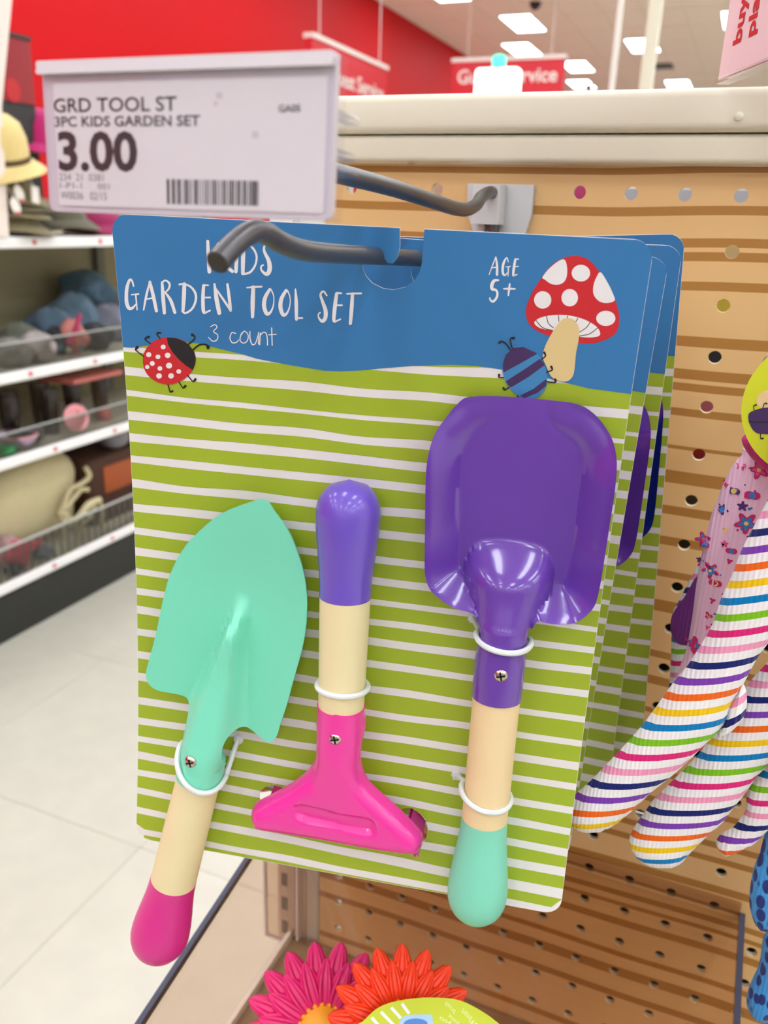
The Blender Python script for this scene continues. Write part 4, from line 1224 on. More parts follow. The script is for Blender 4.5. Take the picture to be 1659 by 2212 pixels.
# hidden glove behind
t = thing('garden_glove', 'purple palmed striped glove peeking out behind the pink flowered glove', 'glove', tuple(on_y(1500, 1500, -62)), 'kids garden gloves')
pillow('glove_body', [(1530, 1190), (1497, 1240), (1468, 1295), (1452, 1330), (1450, 1404), (1446, 1480), (1445, 1520), (1500, 1530), (1560, 1400), (1580, 1220)], -62, 5, gm, t, 8)
pillow('palm_patch', [(1510, 1240), (1478, 1290), (1452, 1328), (1449, 1364), (1462, 1389), (1490, 1394), (1530, 1380), (1540, 1260)], -67.5, 1.2, rib_material('purple_knit', (118, 42, 130)), t, 4)
# floral glove
pk = rib_material('pink_knit', (252, 200, 222))
fl_px = [(1618, 950), (1603, 968), (1585, 1001), (1570, 1029), (1557, 1058), (1544, 1094), (1535, 1118), (1518, 1187), (1504, 1263), (1495, 1335), (1482, 1404), (1466, 1448), (1452, 1500), (1475, 1520), (1560, 1480), (1660, 1350), (1760, 1150), (1760, 960)]
t = thing('garden_glove', 'pink flower-print glove with a magenta ribbed cuff', 'glove', tuple(on_y(1600, 1500, -90)), 'kids garden gloves')
go, (fv, fk) = pillow('glove_body', [(a, b + 14) if b < 980 else (a, b) for a, b in fl_px], -92, 7.0, pk, t, 12)
pillow('glove_cuff', [(1602, 952), (1606, 942), (1621, 930), (1660, 915), (1800, 930), (1780, 1010), (1659, 1018), (1632, 998), (1612, 975)], -101, 8, rib_material('magenta_rib', (228, 44, 128), scale=90), t, 9)
MT['fl1'] = mat('print_magenta', (214, 40, 110), .85); MT['fl2'] = mat('print_cornflower', (60, 130, 200), .85); MT['fl3'] = mat('print_violet', (84, 44, 120), .85); MT['fl4'] = mat('print_yellow', (244, 206, 110), .85); MT['fl5'] = mat('print_rose', (238, 80, 140), .85)


def surf_h(x, z):
    i = np.argmin((fv[:, 0] - x) ** 2 + (fv[:, 1] - z) ** 2); return fk[i]


def fprint(px, py, r, material, petals=5, heart=False, rot=0.0, lift=.25):
    c = on_y(px, py, -98); sc = r * 345 / 1800
    c = on_y(px, py, -92 - surf_h(c[0], c[2]))
    pts = []
    for k in range(30):
        a = 2 * math.pi * k / 30; q = sc * (1 if petals == 0 else (.74 + .26 * math.cos(petals * a)))
        pts.append((q * math.cos(a + rot), q * math.sin(a + rot)))
    v2, f2 = fill(pts)
    link('flower_print', [(c[0] + x, -92 - surf_h(c[0] + x, c[2] + z) - lift, c[2] + z) for x, z in v2], f2, material, go, False)


for px, py, r in ((1640, 1015, 22), (1612, 1130, 26), (1520, 1165, 20), (1534, 1232, 20), (1500, 1390, 22)):
    fprint(px, py, r, 'fl1', 4 if px == 1500 else 5, rot=px % 3); fprint(px, py, r * .66, 'fl2' if px != 1640 else 'fl5', 5, rot=px % 3, lift=.4); fprint(px, py, r * .18, 'fl4', 0, lift=.55)
for px, py, r, ml in ((1600, 1000, 11, 'fl5'), (1604, 1093, 12, 'fl3'), (1512, 1208, 9, 'fl3'), (1567, 1145, 7, 'fl4'), (1565, 1175, 9, 'fl5'), (1570, 1040, 9, 'fl1'), (1538, 1297, 8, 'fl1'), (1576, 1212, 7, 'fl1'), (1528, 1355, 6, 'fl5')):
    fprint(px, py, r, ml, 5 if r > 8 else 3, rot=.4)
for px, py, r in ((1560, 1100, 14), (1585, 1060, 13), (1625, 1070, 16), (1580, 1190, 12), (1545, 1260, 14), (1560, 1330, 12), (1530, 1330, 10)):
    fprint(px, py, r, rs.choice(('fl1', 'fl5', 'fl3')), rs.choice((2, 3, 5)), rot=px % 5); fprint(px, py, r * .45, rs.choice(('fl2', 'fl4')), 0, lift=.4)
for q in range(46):
    px = rs.uniform(1500, 1640); py = rs.uniform(1040, 1420)
    if px < 1603 - (py - 968) * .27 + 12:
        continue
    fprint(px, py, rs.uniform(2.0, 3.4), rs.choice(('fl1', 'fl2', 'fl3')), 0)
# round hang tag
t = thing('hang_tag', 'round lime hang tag with a purple beetle print on the glove cuff', 'tag', tuple(on_y(1740, 1040, -112)))
cc = on_y(1774, 883, -112); rr = 159 * np.linalg.norm(cc - CAM) * ROWS[2] @ (cc - CAM) / np.linalg.norm(cc - CAM) / 1800
v2, f2 = fill(ellipse(cc[0], cc[2], rr, rr, 64))
v_, f_ = solid(v2, f2, lambda x, z: (x, -112.0, z), lambda x, z: (x, -111.4, z)); tg_o = link('tag_disc', v_, f_, mat('lime_card', (218, 222, 40), .4, coat=.2), t, False)
MT['cream'] = mat('print_cream', (238, 206, 150), .4)


def yprint(name, px, material, lift, parent, ypl=-112.0):
    P3 = [on_y(a, b, ypl - lift) for a, b in px]; v2, f2 = fill([(p[0], p[2]) for p in P3]); return link(name, [(x, ypl - lift, z) for x, z in v2], f2, material, parent, False)


yprint('toadstool_print', smooth_loop([(1634, 862), (1645, 848), (1665, 840), (1700, 835), (1700, 885), (1660, 885), (1640, 878)], 3), 'cream', .1, tg_o)
yprint('beetle_print', smooth_loop([(1616.5, 896), (1626, 888), (1650, 881), (1690, 880), (1730, 890), (1730, 925), (1700, 940), (1655, 938), (1632, 934), (1619, 915)], 3), 'purplebug', .2, tg_o)
for s in ([(1629, 886, 2), (1628, 877, 2), (1633, 875, 4)], [(1648, 881, 2), (1651, 872, 2), (1656, 872, 4)], [(1643, 937, 2), (1643, 947, 2), (1648, 947, 4)], [(1618, 911, 2), (1640, 912, 2), (1700, 911, 2)]):
    v, f = ribbon(s); P3 = [on_y(a, b, -112.4) for a, b in v]; link('beetle_print', [tuple(p) for p in P3], [q[::-1] for q in f], 'ink', tg_o, False)
# hook for the gloves, out at the right
t = thing('peg_hook', 'grey wire peg hook holding the gloves at the right edge', 'hook', (152, 0, -60))
link('product_wire', *tube(catmull([(152.4, -2, -50.8), (152.4, -60, -49), (152.4, -150, -46), (152.4, -170, -40)], 6), 2.6, 12), 'wire', t)
link('mounting_plate', *rbox(140, 165, -4, -.3, -66, -38, 3, 3, 'y'), 'bracket', t)
for i, (x_, y_, lb) in enumerate(((282, -140, 'front'), (292, -100, 'middle'), (286, -60, 'rear'))):  # unseen gloves added to block light from the right
    t = thing('garden_glove', '%s striped glove added beyond the right edge to block side light' % lb, 'glove', (x_, y_, -268), 'kids garden gloves')
    o2 = smooth_loop([(x_ - 24, -70), (x_ + 26, -70), (x_ + 34, -150), (x_ + 46, -190), (x_ + 40, -205), (x_ + 28, -190), (x_ + 27, -250), (x_ + 17, -256), (x_ + 13, -205), (x_ + 8, -268), (x_ - 3, -268), (x_ - 5, -205), (x_ - 11, -262), (x_ - 21, -258), (x_ - 20, -200), (x_ - 28, -240), (x_ - 36, -234), (x_ - 32, -150)], 3)
    v2, f2 = fill(o2, (), 5); k2 = np.sqrt(np.maximum(0, 1 - (1 - np.minimum(1, edge_dist(v2, [o2]) / 14)) ** 2)) * 8; kd = {tuple(p): q for p, q in zip(v2, k2)}
    v_, f_ = solid(v2, f2, lambda a, b: (a, y_ - kd[(a, b)], b), lambda a, b: (a, y_ + kd[(a, b)] + .1, b)); link('glove_body', v_, f_, gm, t)
# blue mitts, lower right
bm = rib_material('blue_mottled_knit', (64, 160, 232), spots=(22, 48, 128))
t = thing('blue_glove', 'blue mottled knit glove at the lower right edge', 'glove', tuple(on_y(1720, 2200, -100)))
pillow('finger', [(1700, 1740), (1658, 1788), (1642, 1839), (1628, 1876), (1620, 1920), (1619, 1955), (1628, 1989), (1642, 2003), (1670, 2005), (1730, 1990), (1760, 1850), (1750, 1750)], -112, 8, bm, t, 10, 2.2)
pillow('finger', [(1690, 1990), (1654, 2015), (1647, 2033), (1640, 2082), (1624, 2117), (1613, 2151), (1614, 2175), (1628, 2193), (1642, 2198), (1670, 2195), (1720, 2150), (1740, 2050)], -100, 8, bm, t, 10, 2.2)
pillow('palm', [(1690, 1740), (1760, 1660), (1900, 1650), (1960, 1800), (1930, 2020), (1840, 2120), (1740, 2120), (1672, 2080), (1668, 1900)], -104, 9, bm, t, 14, 4)

# red lettered sign on the rail
A_, B_ = on_z(1553, 178, 47.0), on_z(1659, 136, 47.0); dv = (B_ - A_); dv[2] = 0; dv /= np.linalg.norm(dv); nn = np.array([dv[1], -dv[0], 0]); nn = nn if nn[1] < 0 else -nn
t = thing('shelf_sign', 'white sign with red sideways lettering standing on the rail', 'sign', tuple(A_ + dv * 60))


def sg(a, z, h=0.0):
    return tuple(A_ + dv * a + np.array([0, 0, z]) + nn * h)


vb, fb = box(0, 150, 0, 150, -.5, .5); link('sign_card', [sg(x, y + 1, h) for x, y, h in vb], fb, 'signpink', t, False)
vb, fb = box(4, 150, -1.4, 1, -3, 3); link('sign_foot', [sg(x, y, h) for x, y, h in vb], fb, 'holder', t, False)


def signxy(px, py):
    d = ray(px, py); s = ((A_ - CAM) @ nn) / (d @ nn); p = CAM + d * s - A_; return p @ dv, p[2]


for s, corners in (('buy', ((1588, 98), (1607, 82))), ('play', ((1617, 83), (1636, 68)))):
    (a0, z0), (a1, z1) = signxy(*corners[0]), signxy(*corners[1])
    v, f = text_mesh(s, .03); hgt = (a1 - a0); ln = hgt * (1.65 if s == 'buy' else 2.0)
    # lettering runs up the sign: reading direction is +z, letter tops point to the left
    link('lettering', [sg(a1 - w_ * hgt * 1.35 + hgt * .2, min(z0, z1) + u * ln * 1.25, .7) for u, w_ in v], f, 'signink', t, False)

# ================================================================ FLOWER BRUSHES ON THE CLEAR SHELF


def flower(center, nrm, R, n, cpet, label, rot=0.0, ring2=True):
    nrm = np.array(nrm, float); nrm /= np.linalg.norm(nrm); ex = np.cross((0, 0, 1), nrm); ex /= np.linalg.norm(ex); ey = np.cross(nrm, ex); c = np.array(center, float)
    s_ = (c[1]) ; foot = np.array([c[0], c[1] + 14, -405 + (c[1] + 14) * math.tan(TL)])
    t = thing('flower_brush', label, 'brush', tuple(foot), 'flower brushes on the clear shelf')
    link('stem', *tube([foot, foot * .5 + c * .5 - nrm * 4, c - nrm * 3], 4.5, 12), mat('stem_green', (90, 160, 50), .5), t)
    for layer, (r0, r1, cnt, wd, hz) in enumerate(((.28, 1.0, n, .150, 0.0), (.20, .80, n, .135, 2.2))):
        for k in range(cnt):
            a = rot + 2 * math.pi * (k + .5 * layer) / cnt; rad = ex * math.cos(a) + ey * math.sin(a); tan = -ex * math.sin(a) + ey * math.cos(a)
            V, F = [], []; NL, NW = 12, 13
            for i in range(NL + 1):
                s = i / NL; w_ = R * wd * (math.sin(math.pi * min(1, (s * .80 + .12))) ** .8) * (1 if s < .98 else .35); rr_ = R * (r0 + (r1 - r0) * s)
                up_ = hz + R * (.02 + .20 * s - .16 * s * s * s)
                for j in range(NW):
                    q = j / (NW - 1) * 2 - 1
                    # raised double vein and folded rim
                    rel = R * .06 * (math.exp(-((abs(q) - .42) / .16) ** 2) * math.sin(math.pi * min(1, s * 1.02)) - .75 * max(0, abs(q) - .82) / .18)
                    V.append(tuple(c + rad * rr_ + tan * w_ * q + nrm * (up_ + rel)))
            n1 = len(V)
            V += [tuple(np.array(p) - nrm * 2.2) for p in V]
            for i in range(NL):
                for j in range(NW - 1):
                    A = i * NW + j; F += [(A, A + NW, A + NW + 1, A + 1), (n1 + A, n1 + A + 1, n1 + A + NW + 1, n1 + A + NW)]
                F += [(i * NW, n1 + i * NW, n1 + (i + 1) * NW, (i + 1) * NW), (i * NW + NW - 1, (i + 1) * NW + NW - 1, n1 + (i + 1) * NW + NW - 1, n1 + i * NW + NW - 1)]
            F.append(tuple([NL * NW + j for j in range(NW)] + [n1 + NL * NW + j for j in range(NW)][::-1]))
            link('petal', V, F, cpet, t)
    parts = [lathe([(0, R * .30), (R * .10, R * .29), (R * .17, R * .2), (R * .19, .2)], 28, c + nrm * R * .06, nrm)]
    for ring, (rr_, cnt) in enumerate(((.30, 22), (.225, 17), (.15, 11), (.075, 6))):
        for k in range(cnt):
            a = 2 * math.pi * (k + .5 * ring) / cnt; p = c + (ex * math.cos(a) + ey * math.sin(a)) * R * rr_ + nrm * R * (.12 + .03 * ring)
            parts.append(lathe([(-R * .03, R * .040), (R * .005, R * .036), (R * .028, R * .022), (R * .035, .05)], 8, p, nrm))
    link('flower_centre', *join(*parts), mat('marigold_rubber', (254, 168, 22), .45), t)
    return t


nf = CAM - np.array([-45, -160, -390]); nf = nf / np.linalg.norm(nf) + np.array([0, -.15, .1])
MT['petpink'] = mat('pink_rubber', (232, 36, 116), .42); MT['petorange'] = mat('orange_rubber', (248, 62, 18), .42)
pc = at_depth(700, 2232, 425); oc = at_depth(866, 2218, 400)
flower(pc, nf, 42, 18, 'petpink', 'hot pink rubber flower brush with a marigold centre', .05)
flower(oc, nf + np.array([.05, 0, .02]), 35.5, 17, 'petorange', 'orange rubber flower brush in front of the pink one', .09)
t = thing('round_label', 'round lime product label lying in front of the orange flower', 'label', tuple(at_depth(920, 2500, 374)))
lc = at_depth(925, 2352, 374); nl = (CAM - lc); nl /= np.linalg.norm(nl); ex = np.cross((0, 0, 1), nl); ex /= np.linalg.norm(ex); ey = np.cross(nl, ex)


def lpt(x, y, h=0.0):
    return tuple(lc + ex * x + ey * y + nl * h)


def lxy(px, py):
    d = ray(px, py); s = ((lc - CAM) @ nl) / (d @ nl); p = CAM + d * s - lc; return p @ ex, p @ ey


out_ = [lxy(px, py) for px, py in smooth_loop([(760, 2230), (785, 2205), (815, 2178), (850, 2164), (900, 2156), (945, 2155), (990, 2160), (1030, 2178), (1070, 2205), (1100, 2240), (1110, 2350), (1060, 2480), (925, 2540), (790, 2480), (740, 2330)], 4)]
v2, f2 = fill(out_); v_, f_ = solid(v2, f2, lambda x, y: lpt(x, y, 0), lambda x, y: lpt(x, y, -.6)); ld = link('label_disc', v_, f_, mat('lime_label', (196, 208, 12), .38, coat=.2), t, False)


def lprint(pts, material, h, name='print_mark'):
    v2, f2 = fill([lxy(*p) for p in pts]); link(name, [lpt(x, y, h) for x, y in v2], f2, material, ld, False)


for a, b in (((868, 2168), (884, 2190)), ((845, 2176), (866, 2200)), ((823, 2186), (852, 2216)), ((803, 2198), (830, 2230))):
    dx, dy = b[0] - a[0], b[1] - a[1]; L = math.hypot(dx, dy); ox, oy = -dy / L * 3.4, dx / L * 3.4
    lprint([(a[0] + ox, a[1] + oy), (a[0] - ox, a[1] - oy), (b[0] - ox, b[1] - oy), (b[0] + ox, b[1] + oy)], 'white', .1)
lprint(smooth_loop([(862, 2212), (872, 2196), (890, 2192), (930, 2192), (934, 2200), (932, 2240), (860, 2240)], 3), mat('print_pale_blue', (170, 206, 230), .4), .1)
lprint(ellipse(898, 2212, 26, 12), mat('print_mid_blue', (70, 130, 205), .4), .2)
for s, (px, py), ang in (('brush', (972, 2177), 215), ('paint', (980, 2202), 215), ('pots', (962, 2204), 200), ('smart', (1008, 2192), 215), ('or', (1025, 2212), 215)):
    v, f = text_mesh(s); c0 = lxy(px, py); ca_, sa_ = math.cos(math.radians(ang - 180)), math.sin(math.radians(ang - 180))
    V = []
    for u, w_ in v:
        x, y = -(u - .5) * 5.6, -(w_ - .5) * 2.0
        V.append(lpt(c0[0] + x * ca_ + y * sa_, c0[1] - x * sa_ + y * ca_, .12))
    link('lettering', V, f, mat('print_lime_white', (232, 238, 170), .4) if 'limew' not in MT else MT['limew'], ld, False)

# ================================================================ THE SHELVING ACROSS THE AISLE
GX, GB, GY0, GY1 = -1886.0, -2330.0, 500.0, 3100.0
gt = thing('shelf_unit', 'cream gondola shelving with a black kick plate across the aisle', 'shelving', (GX - 220, 1800, Z(0)))
link('kick_plate', *box(GX - 20, GX - 4, GY0, GY1, Z(0), Z(150)), 'kick', gt, False)
link('back_panel', *box(GB - 20, GB, GY0, GY1, Z(0), Z(1330)), 'back', gt, False)
for yy in (700, on_x(222, 600, GB + 30)[1], 3090):
    link('upright', *box(GB, GB + 30, yy - 20, yy + 20, Z(0), Z(1335)), 'dimpost', gt, False)
for h in (190, 579, 833, 1216):
    d = link('shelf_deck', *box(GB, GX - 8, GY0, GY1, Z(h - 30), Z(h)), 'shelf', gt, False)
    link('price_strip', *rbox(GX - 10, GX, GY0, GY1, Z(h - 32), Z(h + 1), 3, 3, 'y'), 'strip', d)
    for k in range(9):
        y_ = 620 + 287 * k + (h % 7) * 14
        v, f = lathe([(0, 8), (1.0, 8), (1.0, .1)], 12, (GX, y_, Z(h - 15)), (1, 0, 0)); link('red_dot', v, f, 'reddot', d, False)
    if h < 1200:
        tall = {190: 105, 579: 70, 833: 80}[h]
        link('clear_front', *box(GX - 14, GX - 11, GY0, GY1, Z(h), Z(h + tall)), 'clearfence', d, False)
        link('front_rim', *box(GX - 15, GX - 10, GY0, GY1, Z(h + tall), Z(h + tall + (4 if h > 200 else 7))), 'clearline', d, False)
for k in range(24):
    link('fence_tick', *box(GX - 16, GX - 14.2, 1250 + 33 * k, 1256 + 33 * k, Z(191), Z(295)), 'dimpost', gt, False)

rg = random.Random(3)


def hat(px, py, X, R, col, label, tilt=(0, 0), h=0.75, brim=1.75, group='hats on the top shelf', band=None, floorh=None):
    p = on_x(px, py, X); c = np.array(p)
    if floorh is not None:
        c[2] = Z(floorh)
    rot = Matrix.Rotation(math.radians(tilt[0]), 3, 'X') @ Matrix.Rotation(math.radians(tilt[1]), 3, 'Y')
    prof = [(0, R * brim), (2, R * brim * .99), (R * .10, R * 1.25), (R * .16, R * 1.02), (R * h * .6, R * .97), (R * h * .92, R * .80), (R * h * 1.08, R * .5), (R * h * 1.12, 1)]
    v, f = lathe(prof, 28, (0, 0, 0)); ph = rg.uniform(0, 6)
    V = []
    for x, y, z in v:
        r = math.hypot(x, y); a = math.atan2(y, x)
        z += (R * .14 * math.sin(2 * a + ph) - R * .25) * max(0, (r / R - 1.05)) / .7
        q = rot @ Vector((x, y, z)); V.append((c[0] + q.x, c[1] + q.y, c[2] + q.z))
    V = np.array(V)
    if floorh is not None:
        V[:, 2] += max(0, Z(floorh) - V[:, 2].min())
    mt = mat(label[:18].replace(' ', '_'), col, .85, noise=.10, nscale=60, sheen=.2)
    t = thing('sun_hat', label, 'hat', (c[0], c[1], float(V[:, 2].min())), group)
    link('crown', V, f, mt, t)
    if band:
        v, f = lathe([(R * .15, R * 1.045), (R * .34, R * 1.02)], 28, (0, 0, 0), caps=False)
        link('hat_band', [(c[0] + q.x, c[1] + q.y, c[2] + q.z) for q in (rot @ Vector(p_) for p_ in v)], f, mat('hat_band_' + str(px), band, .8), t)
    return t


hat(0, 352, -1955, 82, (228, 202, 134), 'yellow straw sun hat with a dark band at the left edge', (14, 12), 1.45, 1.62, band=(92, 68, 40))
hat(100, 318, -2150, 105, (206, 28, 116), 'magenta sun hat behind the yellow straw hat', (0, 10), 1.0, 1.5)
for i, (px, py, X, R, col, lb) in enumerate(((25, 500, -1975, 85, (120, 108, 74), 'olive hat at the bottom of the stack under the straw hat'), (20, 478, -1985, 85, (146, 132, 96), 'khaki hat second from the bottom of the stack'), (25, 455, -1980, 84, (98, 88, 60), 'dark olive hat third in the stack'), (22, 432, -1985, 84, (134, 120, 84), 'tan hat on top of the olive stack'),
                                             (125, 488, -2010, 92, (84, 80, 58), 'dark olive hat lying flat below the price tag'), (215, 488, -2020, 88, (150, 24, 80), 'magenta hat lying low at the corner of the card'))):
    hat(px, py, X, R, col, lb, (rg.uniform(-5, 5), rg.uniform(-5, 5)), .62, 1.45, floorh=1216 + 2 + (i * 26 if i < 4 else 0))
# swing tags on the hats
for px, py, lb in ((42, 418, 'white oval swing tag with a red tip on the hat stack'), (34, 445, 'white square swing tag below the oval one'), (76, 420, 'white swing tag hanging by the price tag corner')):
    p = on_x(px, py, -1868); v2, f2 = fill(ellipse(p[1], p[2], 16, 24, 20, .5) if 'oval' in lb else [(p[1] - 14, p[2] - 22), (p[1] + 14, p[2] - 26), (p[1] + 16, p[2] + 20), (p[1] - 12, p[2] + 24)])
    t = thing('swing_tag', lb, 'tag', (p[0], p[1], p[2] - 24)); v_, f_ = solid(v2, f2, lambda y, z: (-1868.0, y, z), lambda y, z: (-1869.5, y, z)); link('tag_card', v_, f_, 'signwhite', t, False)
    link('tag_string', *tube([(-1868.7, p[1], p[2] + 20), (-1885, p[1] - 5, p[2] + 50)], 1.0, 6), 'signwhite', t)
    if 'oval' in lb:
        vb, fb = box(-1867.9, -1867.2, p[1] - 2, p[1] + 12, p[2] - 24, p[2] - 15); link('red_tip', vb, fb, 'reddot', t, False)
# dark red bin standing behind the hats, on risers
p0, p1 = on_x(18, 68, -2100), on_x(80, 228, -2100)
t = thing('storage_bin', 'dark red storage bin with a black rim above the hats', 'bin', (-2180, (p0[1] + p1[1]) / 2, Z(1218)))
link('bin_body', *rbox(-2260, -2100, p0[1] - 120, p1[1], p1[2], p0[2] - 12, 8, 3, 'z'), mat('bin_red', (150, 24, 34), .45), t)
link('bin_rim', *rbox(-2264, -2096, p0[1] - 124, p1[1] + 3, p0[2] - 12, p0[2], 8, 3, 'z'), 'dark', t)
link('bin_base', *box(-2255, -2105, p0[1] - 115, p1[1] - 5, Z(1218), p1[2]), 'dark', t, False)
v2, f2 = fill(ellipse(on_x(28, 195, -2099)[1], on_x(28, 195, -2099)[2], 30, 34)); link('bin_emblem', [(-2098.8, y, z) for y, z in v2], f2, mat('bin_emblem', (196, 30, 36), .5), t, False)
# pale poster at the far left
q = [on_x(px, py, -1880) for px, py in ((-60, -30), (25, -30), (26, 0), (4, 232), (-60, 232))]
t = thing('poster_board', 'pale pinkish poster board cut off by the left edge', 'poster', (-1880, q[3][1] - 60, Z(1217)))
pts = [(p[1], p[2]) for p in q] + []
yb = q[3][1]; pts = [(q[0][1] - 150, q[0][2] + 150), (q[1][1] + 12, q[1][2] + 150), (q[2][1], q[2][2]), (yb, q[3][2]), (yb - 25, Z(1217)), (q[4][1] - 150, Z(1217))]
v2, f2 = fill(pts); v_, f_ = solid(v2, f2, lambda y, z: (-1880.0, y, z), lambda y, z: (-1884.0, y, z)); link('poster_sheet', v_, f_, mat('poster_pale', (240, 222, 212), .5), t, False)


def lump(name, cat, px, py, X, rx, ry, rz, col, label, group=None, floorh=None, seed=1, amp=.16, rough=.85, extra=None):
    """Soft folded goods: a squashed ball with folds."""
    c = np.array(on_x(px, py, X)); N, Mm = 16, 24; V, F = [], []; r_ = random.Random(seed); ph = [r_.uniform(0, 6.28) for _ in range(6)]
    if floorh is not None:
        c[2] = Z(floorh) + rz * .86
    for i in range(N + 1):
        th = math.pi * i / N
        for j in range(Mm):
            a = 2 * math.pi * j / Mm
            k = 1 + amp * (math.sin(3 * a + ph[0] + 2 * th) + .7 * math.sin(5 * a + ph[1] - 3 * th) + .5 * math.sin(2 * a + 5 * th + ph[2])) * math.sin(th)
            x, y, z = math.sin(th) * math.cos(a) * rx * k, math.sin(th) * math.sin(a) * ry * k, math.cos(th) * rz * (1 + .3 * amp * math.sin(4 * a + ph[3]))
            if floorh is not None:
                z = max(z, -rz * .86)
            V.append((c[0] + x, c[1] + y, c[2] + z))
    for i in range(N):
        for j in range(Mm):
            F.append((i * Mm + j, (i + 1) * Mm + j, (i + 1) * Mm + (j + 1) % Mm, i * Mm + (j + 1) % Mm))
    t = thing(name, label, cat, (c[0], c[1], c[2] - rz * (.86 if floorh is not None else 1)), group)
    link('body', V, F, mat(name + str(seed), col, rough, noise=.12, nscale=40, sheen=.15), t)
    return t, c


H2, H3, H4 = 834, 580, 191
gp = 'cloth goods on the second shelf'
lump('folded_cap', 'cap', 110, 690, -2080, 90, 82, 78, (88, 112, 134), 'blue grey cloth cap at the left of the heap', gp, H2, 1)
lump('folded_cap', 'cap', 160, 680, -2150, 90, 85, 96, (104, 130, 150), 'lighter blue cloth cap in the middle of the heap', gp, H2, 2)
lump('folded_cap', 'cap', 185, 625, -2200, 100, 95, 70, (76, 104, 124), 'slate blue cap on top of the heap', gp, None, 3)
lump('folded_cap', 'cap', 205, 690, -2250, 60, 120, 100, (70, 84, 104), 'dark slate cap supporting the heap at the back', gp, H2, 13)
lump('folded_cap', 'cap', 235, 690, -2090, 85, 80, 72, (140, 140, 156), 'lilac grey cap at the right end of the heap', gp, H2, 4)
lump('plush_roll', 'soft toy', 150, 712, -1990, 55, 45, 62, (206, 128, 118), 'dusty pink soft roll in front of the blue caps', None, H2, 5)
lump('soft_pouch', 'pouch', 78, 735, -1965, 62, 58, 50, (178, 164, 160), 'pale pinkish grey pouch behind the clear shelf front', 'pouches on the second shelf', H2, 6)
lump('soft_pouch', 'pouch', 20, 738, -1965, 62, 55, 46, (142, 136, 128), 'grey floral pouch at the left end of the second shelf', 'pouches on the second shelf', H2, 7)
lump('soft_pouch', 'pouch', 40, 705, -2080, 66, 60, 58, (120, 122, 110), 'olive grey pouch behind the pale pouches', 'pouches on the second shelf', H2, 8)
lump('soft_pouch', 'pouch', 205, 735, -1985, 60, 55, 50, (44, 42, 46), 'black pouch right of the pink strap', 'pouches on the second shelf', H2, 9)
lump('soft_pouch', 'pouch', 118, 712, -2010, 45, 40, 50, (38, 40, 44), 'black pouch left of the pink strap', 'pouches on the second shelf', H2, 10)
pp = [on_x(px, py, -1930) for px, py in ((172, 678), (166, 705), (160, 725), (146, 745))]
t = thing('toy_strap', 'magenta strap hanging down with coloured beads at its foot', 'strap', tuple(pp[-1]))
link('strap_band', *tube(catmull(pp, 5), [7 + 5 * i / 15 for i in range(16)], 8), mat('strap_magenta', (176, 30, 84), .5), t)
for px, py, cl in ((119, 746, (70, 70, 220)), (165, 738, (230, 130, 80)), (130, 752, (40, 120, 150)), (175, 752, (30, 120, 120)), (148, 756, (210, 205, 180))):
    p = on_x(px, py, -1925); link('bead', *lathe([(-9, 1), (-6, 7), (0, 9), (6, 7), (9, 1)], 12, p), mat('bead%d' % px, cl, .25), t)

# third shelf: pink plate, clear tumblers under a pink tray, a bowl, a green cloth
p = on_x(163, 902, -1915); t = thing('pink_plate', 'round pink plate standing against the clear shelf front', 'plate', (p[0], p[1], p[2] - 44))
link('plate_disc', *lathe([(0, 36), (2, 43), (5, 45), (7, 43), (3, 34), (2, .1)], 36, p, (.93, -.30, .2), (1, 1)), mat('plate_pink', (244, 160, 166), .4), t)
link('plate_spot', *lathe([(0, 6), (.6, 5)], 14, np.array(p) + np.array([4, 8, 18]), (.93, -.30, .2)), mat('plate_spot', (216, 120, 130), .5), t)
gg = 'clear tumblers on the third shelf'
MT['tumbler'] = clear('tumbler_plastic', (215, 208, 206), 1.3, .05)
for i, (y_, x_) in enumerate(((1500, -2010), (1560, -2080), (1660, -2000), (1790, -2020), (1860, -2080), (1930, -2020), (1720, -2100))):
    t = thing('tumbler', 'clear plastic tumbler, number %s from the left on the third shelf' % ('one', 'two', 'three', 'five', 'six', 'seven', 'four')[i], 'tumbler', (x_, y_, Z(H3)), gg)
    link('cup', *lathe([(0, 24), (4, 26), (150, 33), (152, 32), (6, 24), (5, .1)], 20, (x_, y_, Z(H3))), 'tumbler', t)
t = thing('serving_tray', 'pink serving tray resting on the clear tumblers', 'tray', (-2050, 1870, Z(H3 + 153)))
link('tray_body', *rbox(-2130, -1960, 1740, 1990, Z(H3 + 153), Z(H3 + 170), 7, 3, 'y'), mat('tray_pink', (226, 126, 118), .4), t)
lump('pink_cup', 'cup', 222, 855, -1975, 26, 26, 26, (214, 110, 100), 'coral pink cup among the tumblers at the right', None, H3, 21, .02, .3)
p = on_x(35, 945, -1950); t = thing('toy_bowl', 'blue and pink bowl at the left end of the third shelf', 'bowl', (p[0], p[1], Z(H3)))
link('bowl', *lathe([(0, 30), (6, 40), (24, 56), (44, 66), (46, 63), (26, 52), (9, 36), (8, .1)], 28, (p[0], p[1], Z(H3))), mat('bowl_lilac', (176, 150, 178), .35), t)
link('bowl_rim', *lathe([(42, 66), (47, 67), (48, 63)], 28, (p[0], p[1], Z(H3)), caps=False), mat('bowl_rim', (222, 158, 160), .4), t)
lump('green_cloth', 'cloth', 12, 975, -1925, 30, 46, 18, (16, 132, 58), 'bright green folded cloth on the front of the third shelf', None, H3, 22)
lump('dark_pouch', 'pouch', 60, 955, -1975, 50, 60, 24, (52, 54, 60), 'dark pouch beside the bowl on the third shelf', None, H3, 23)

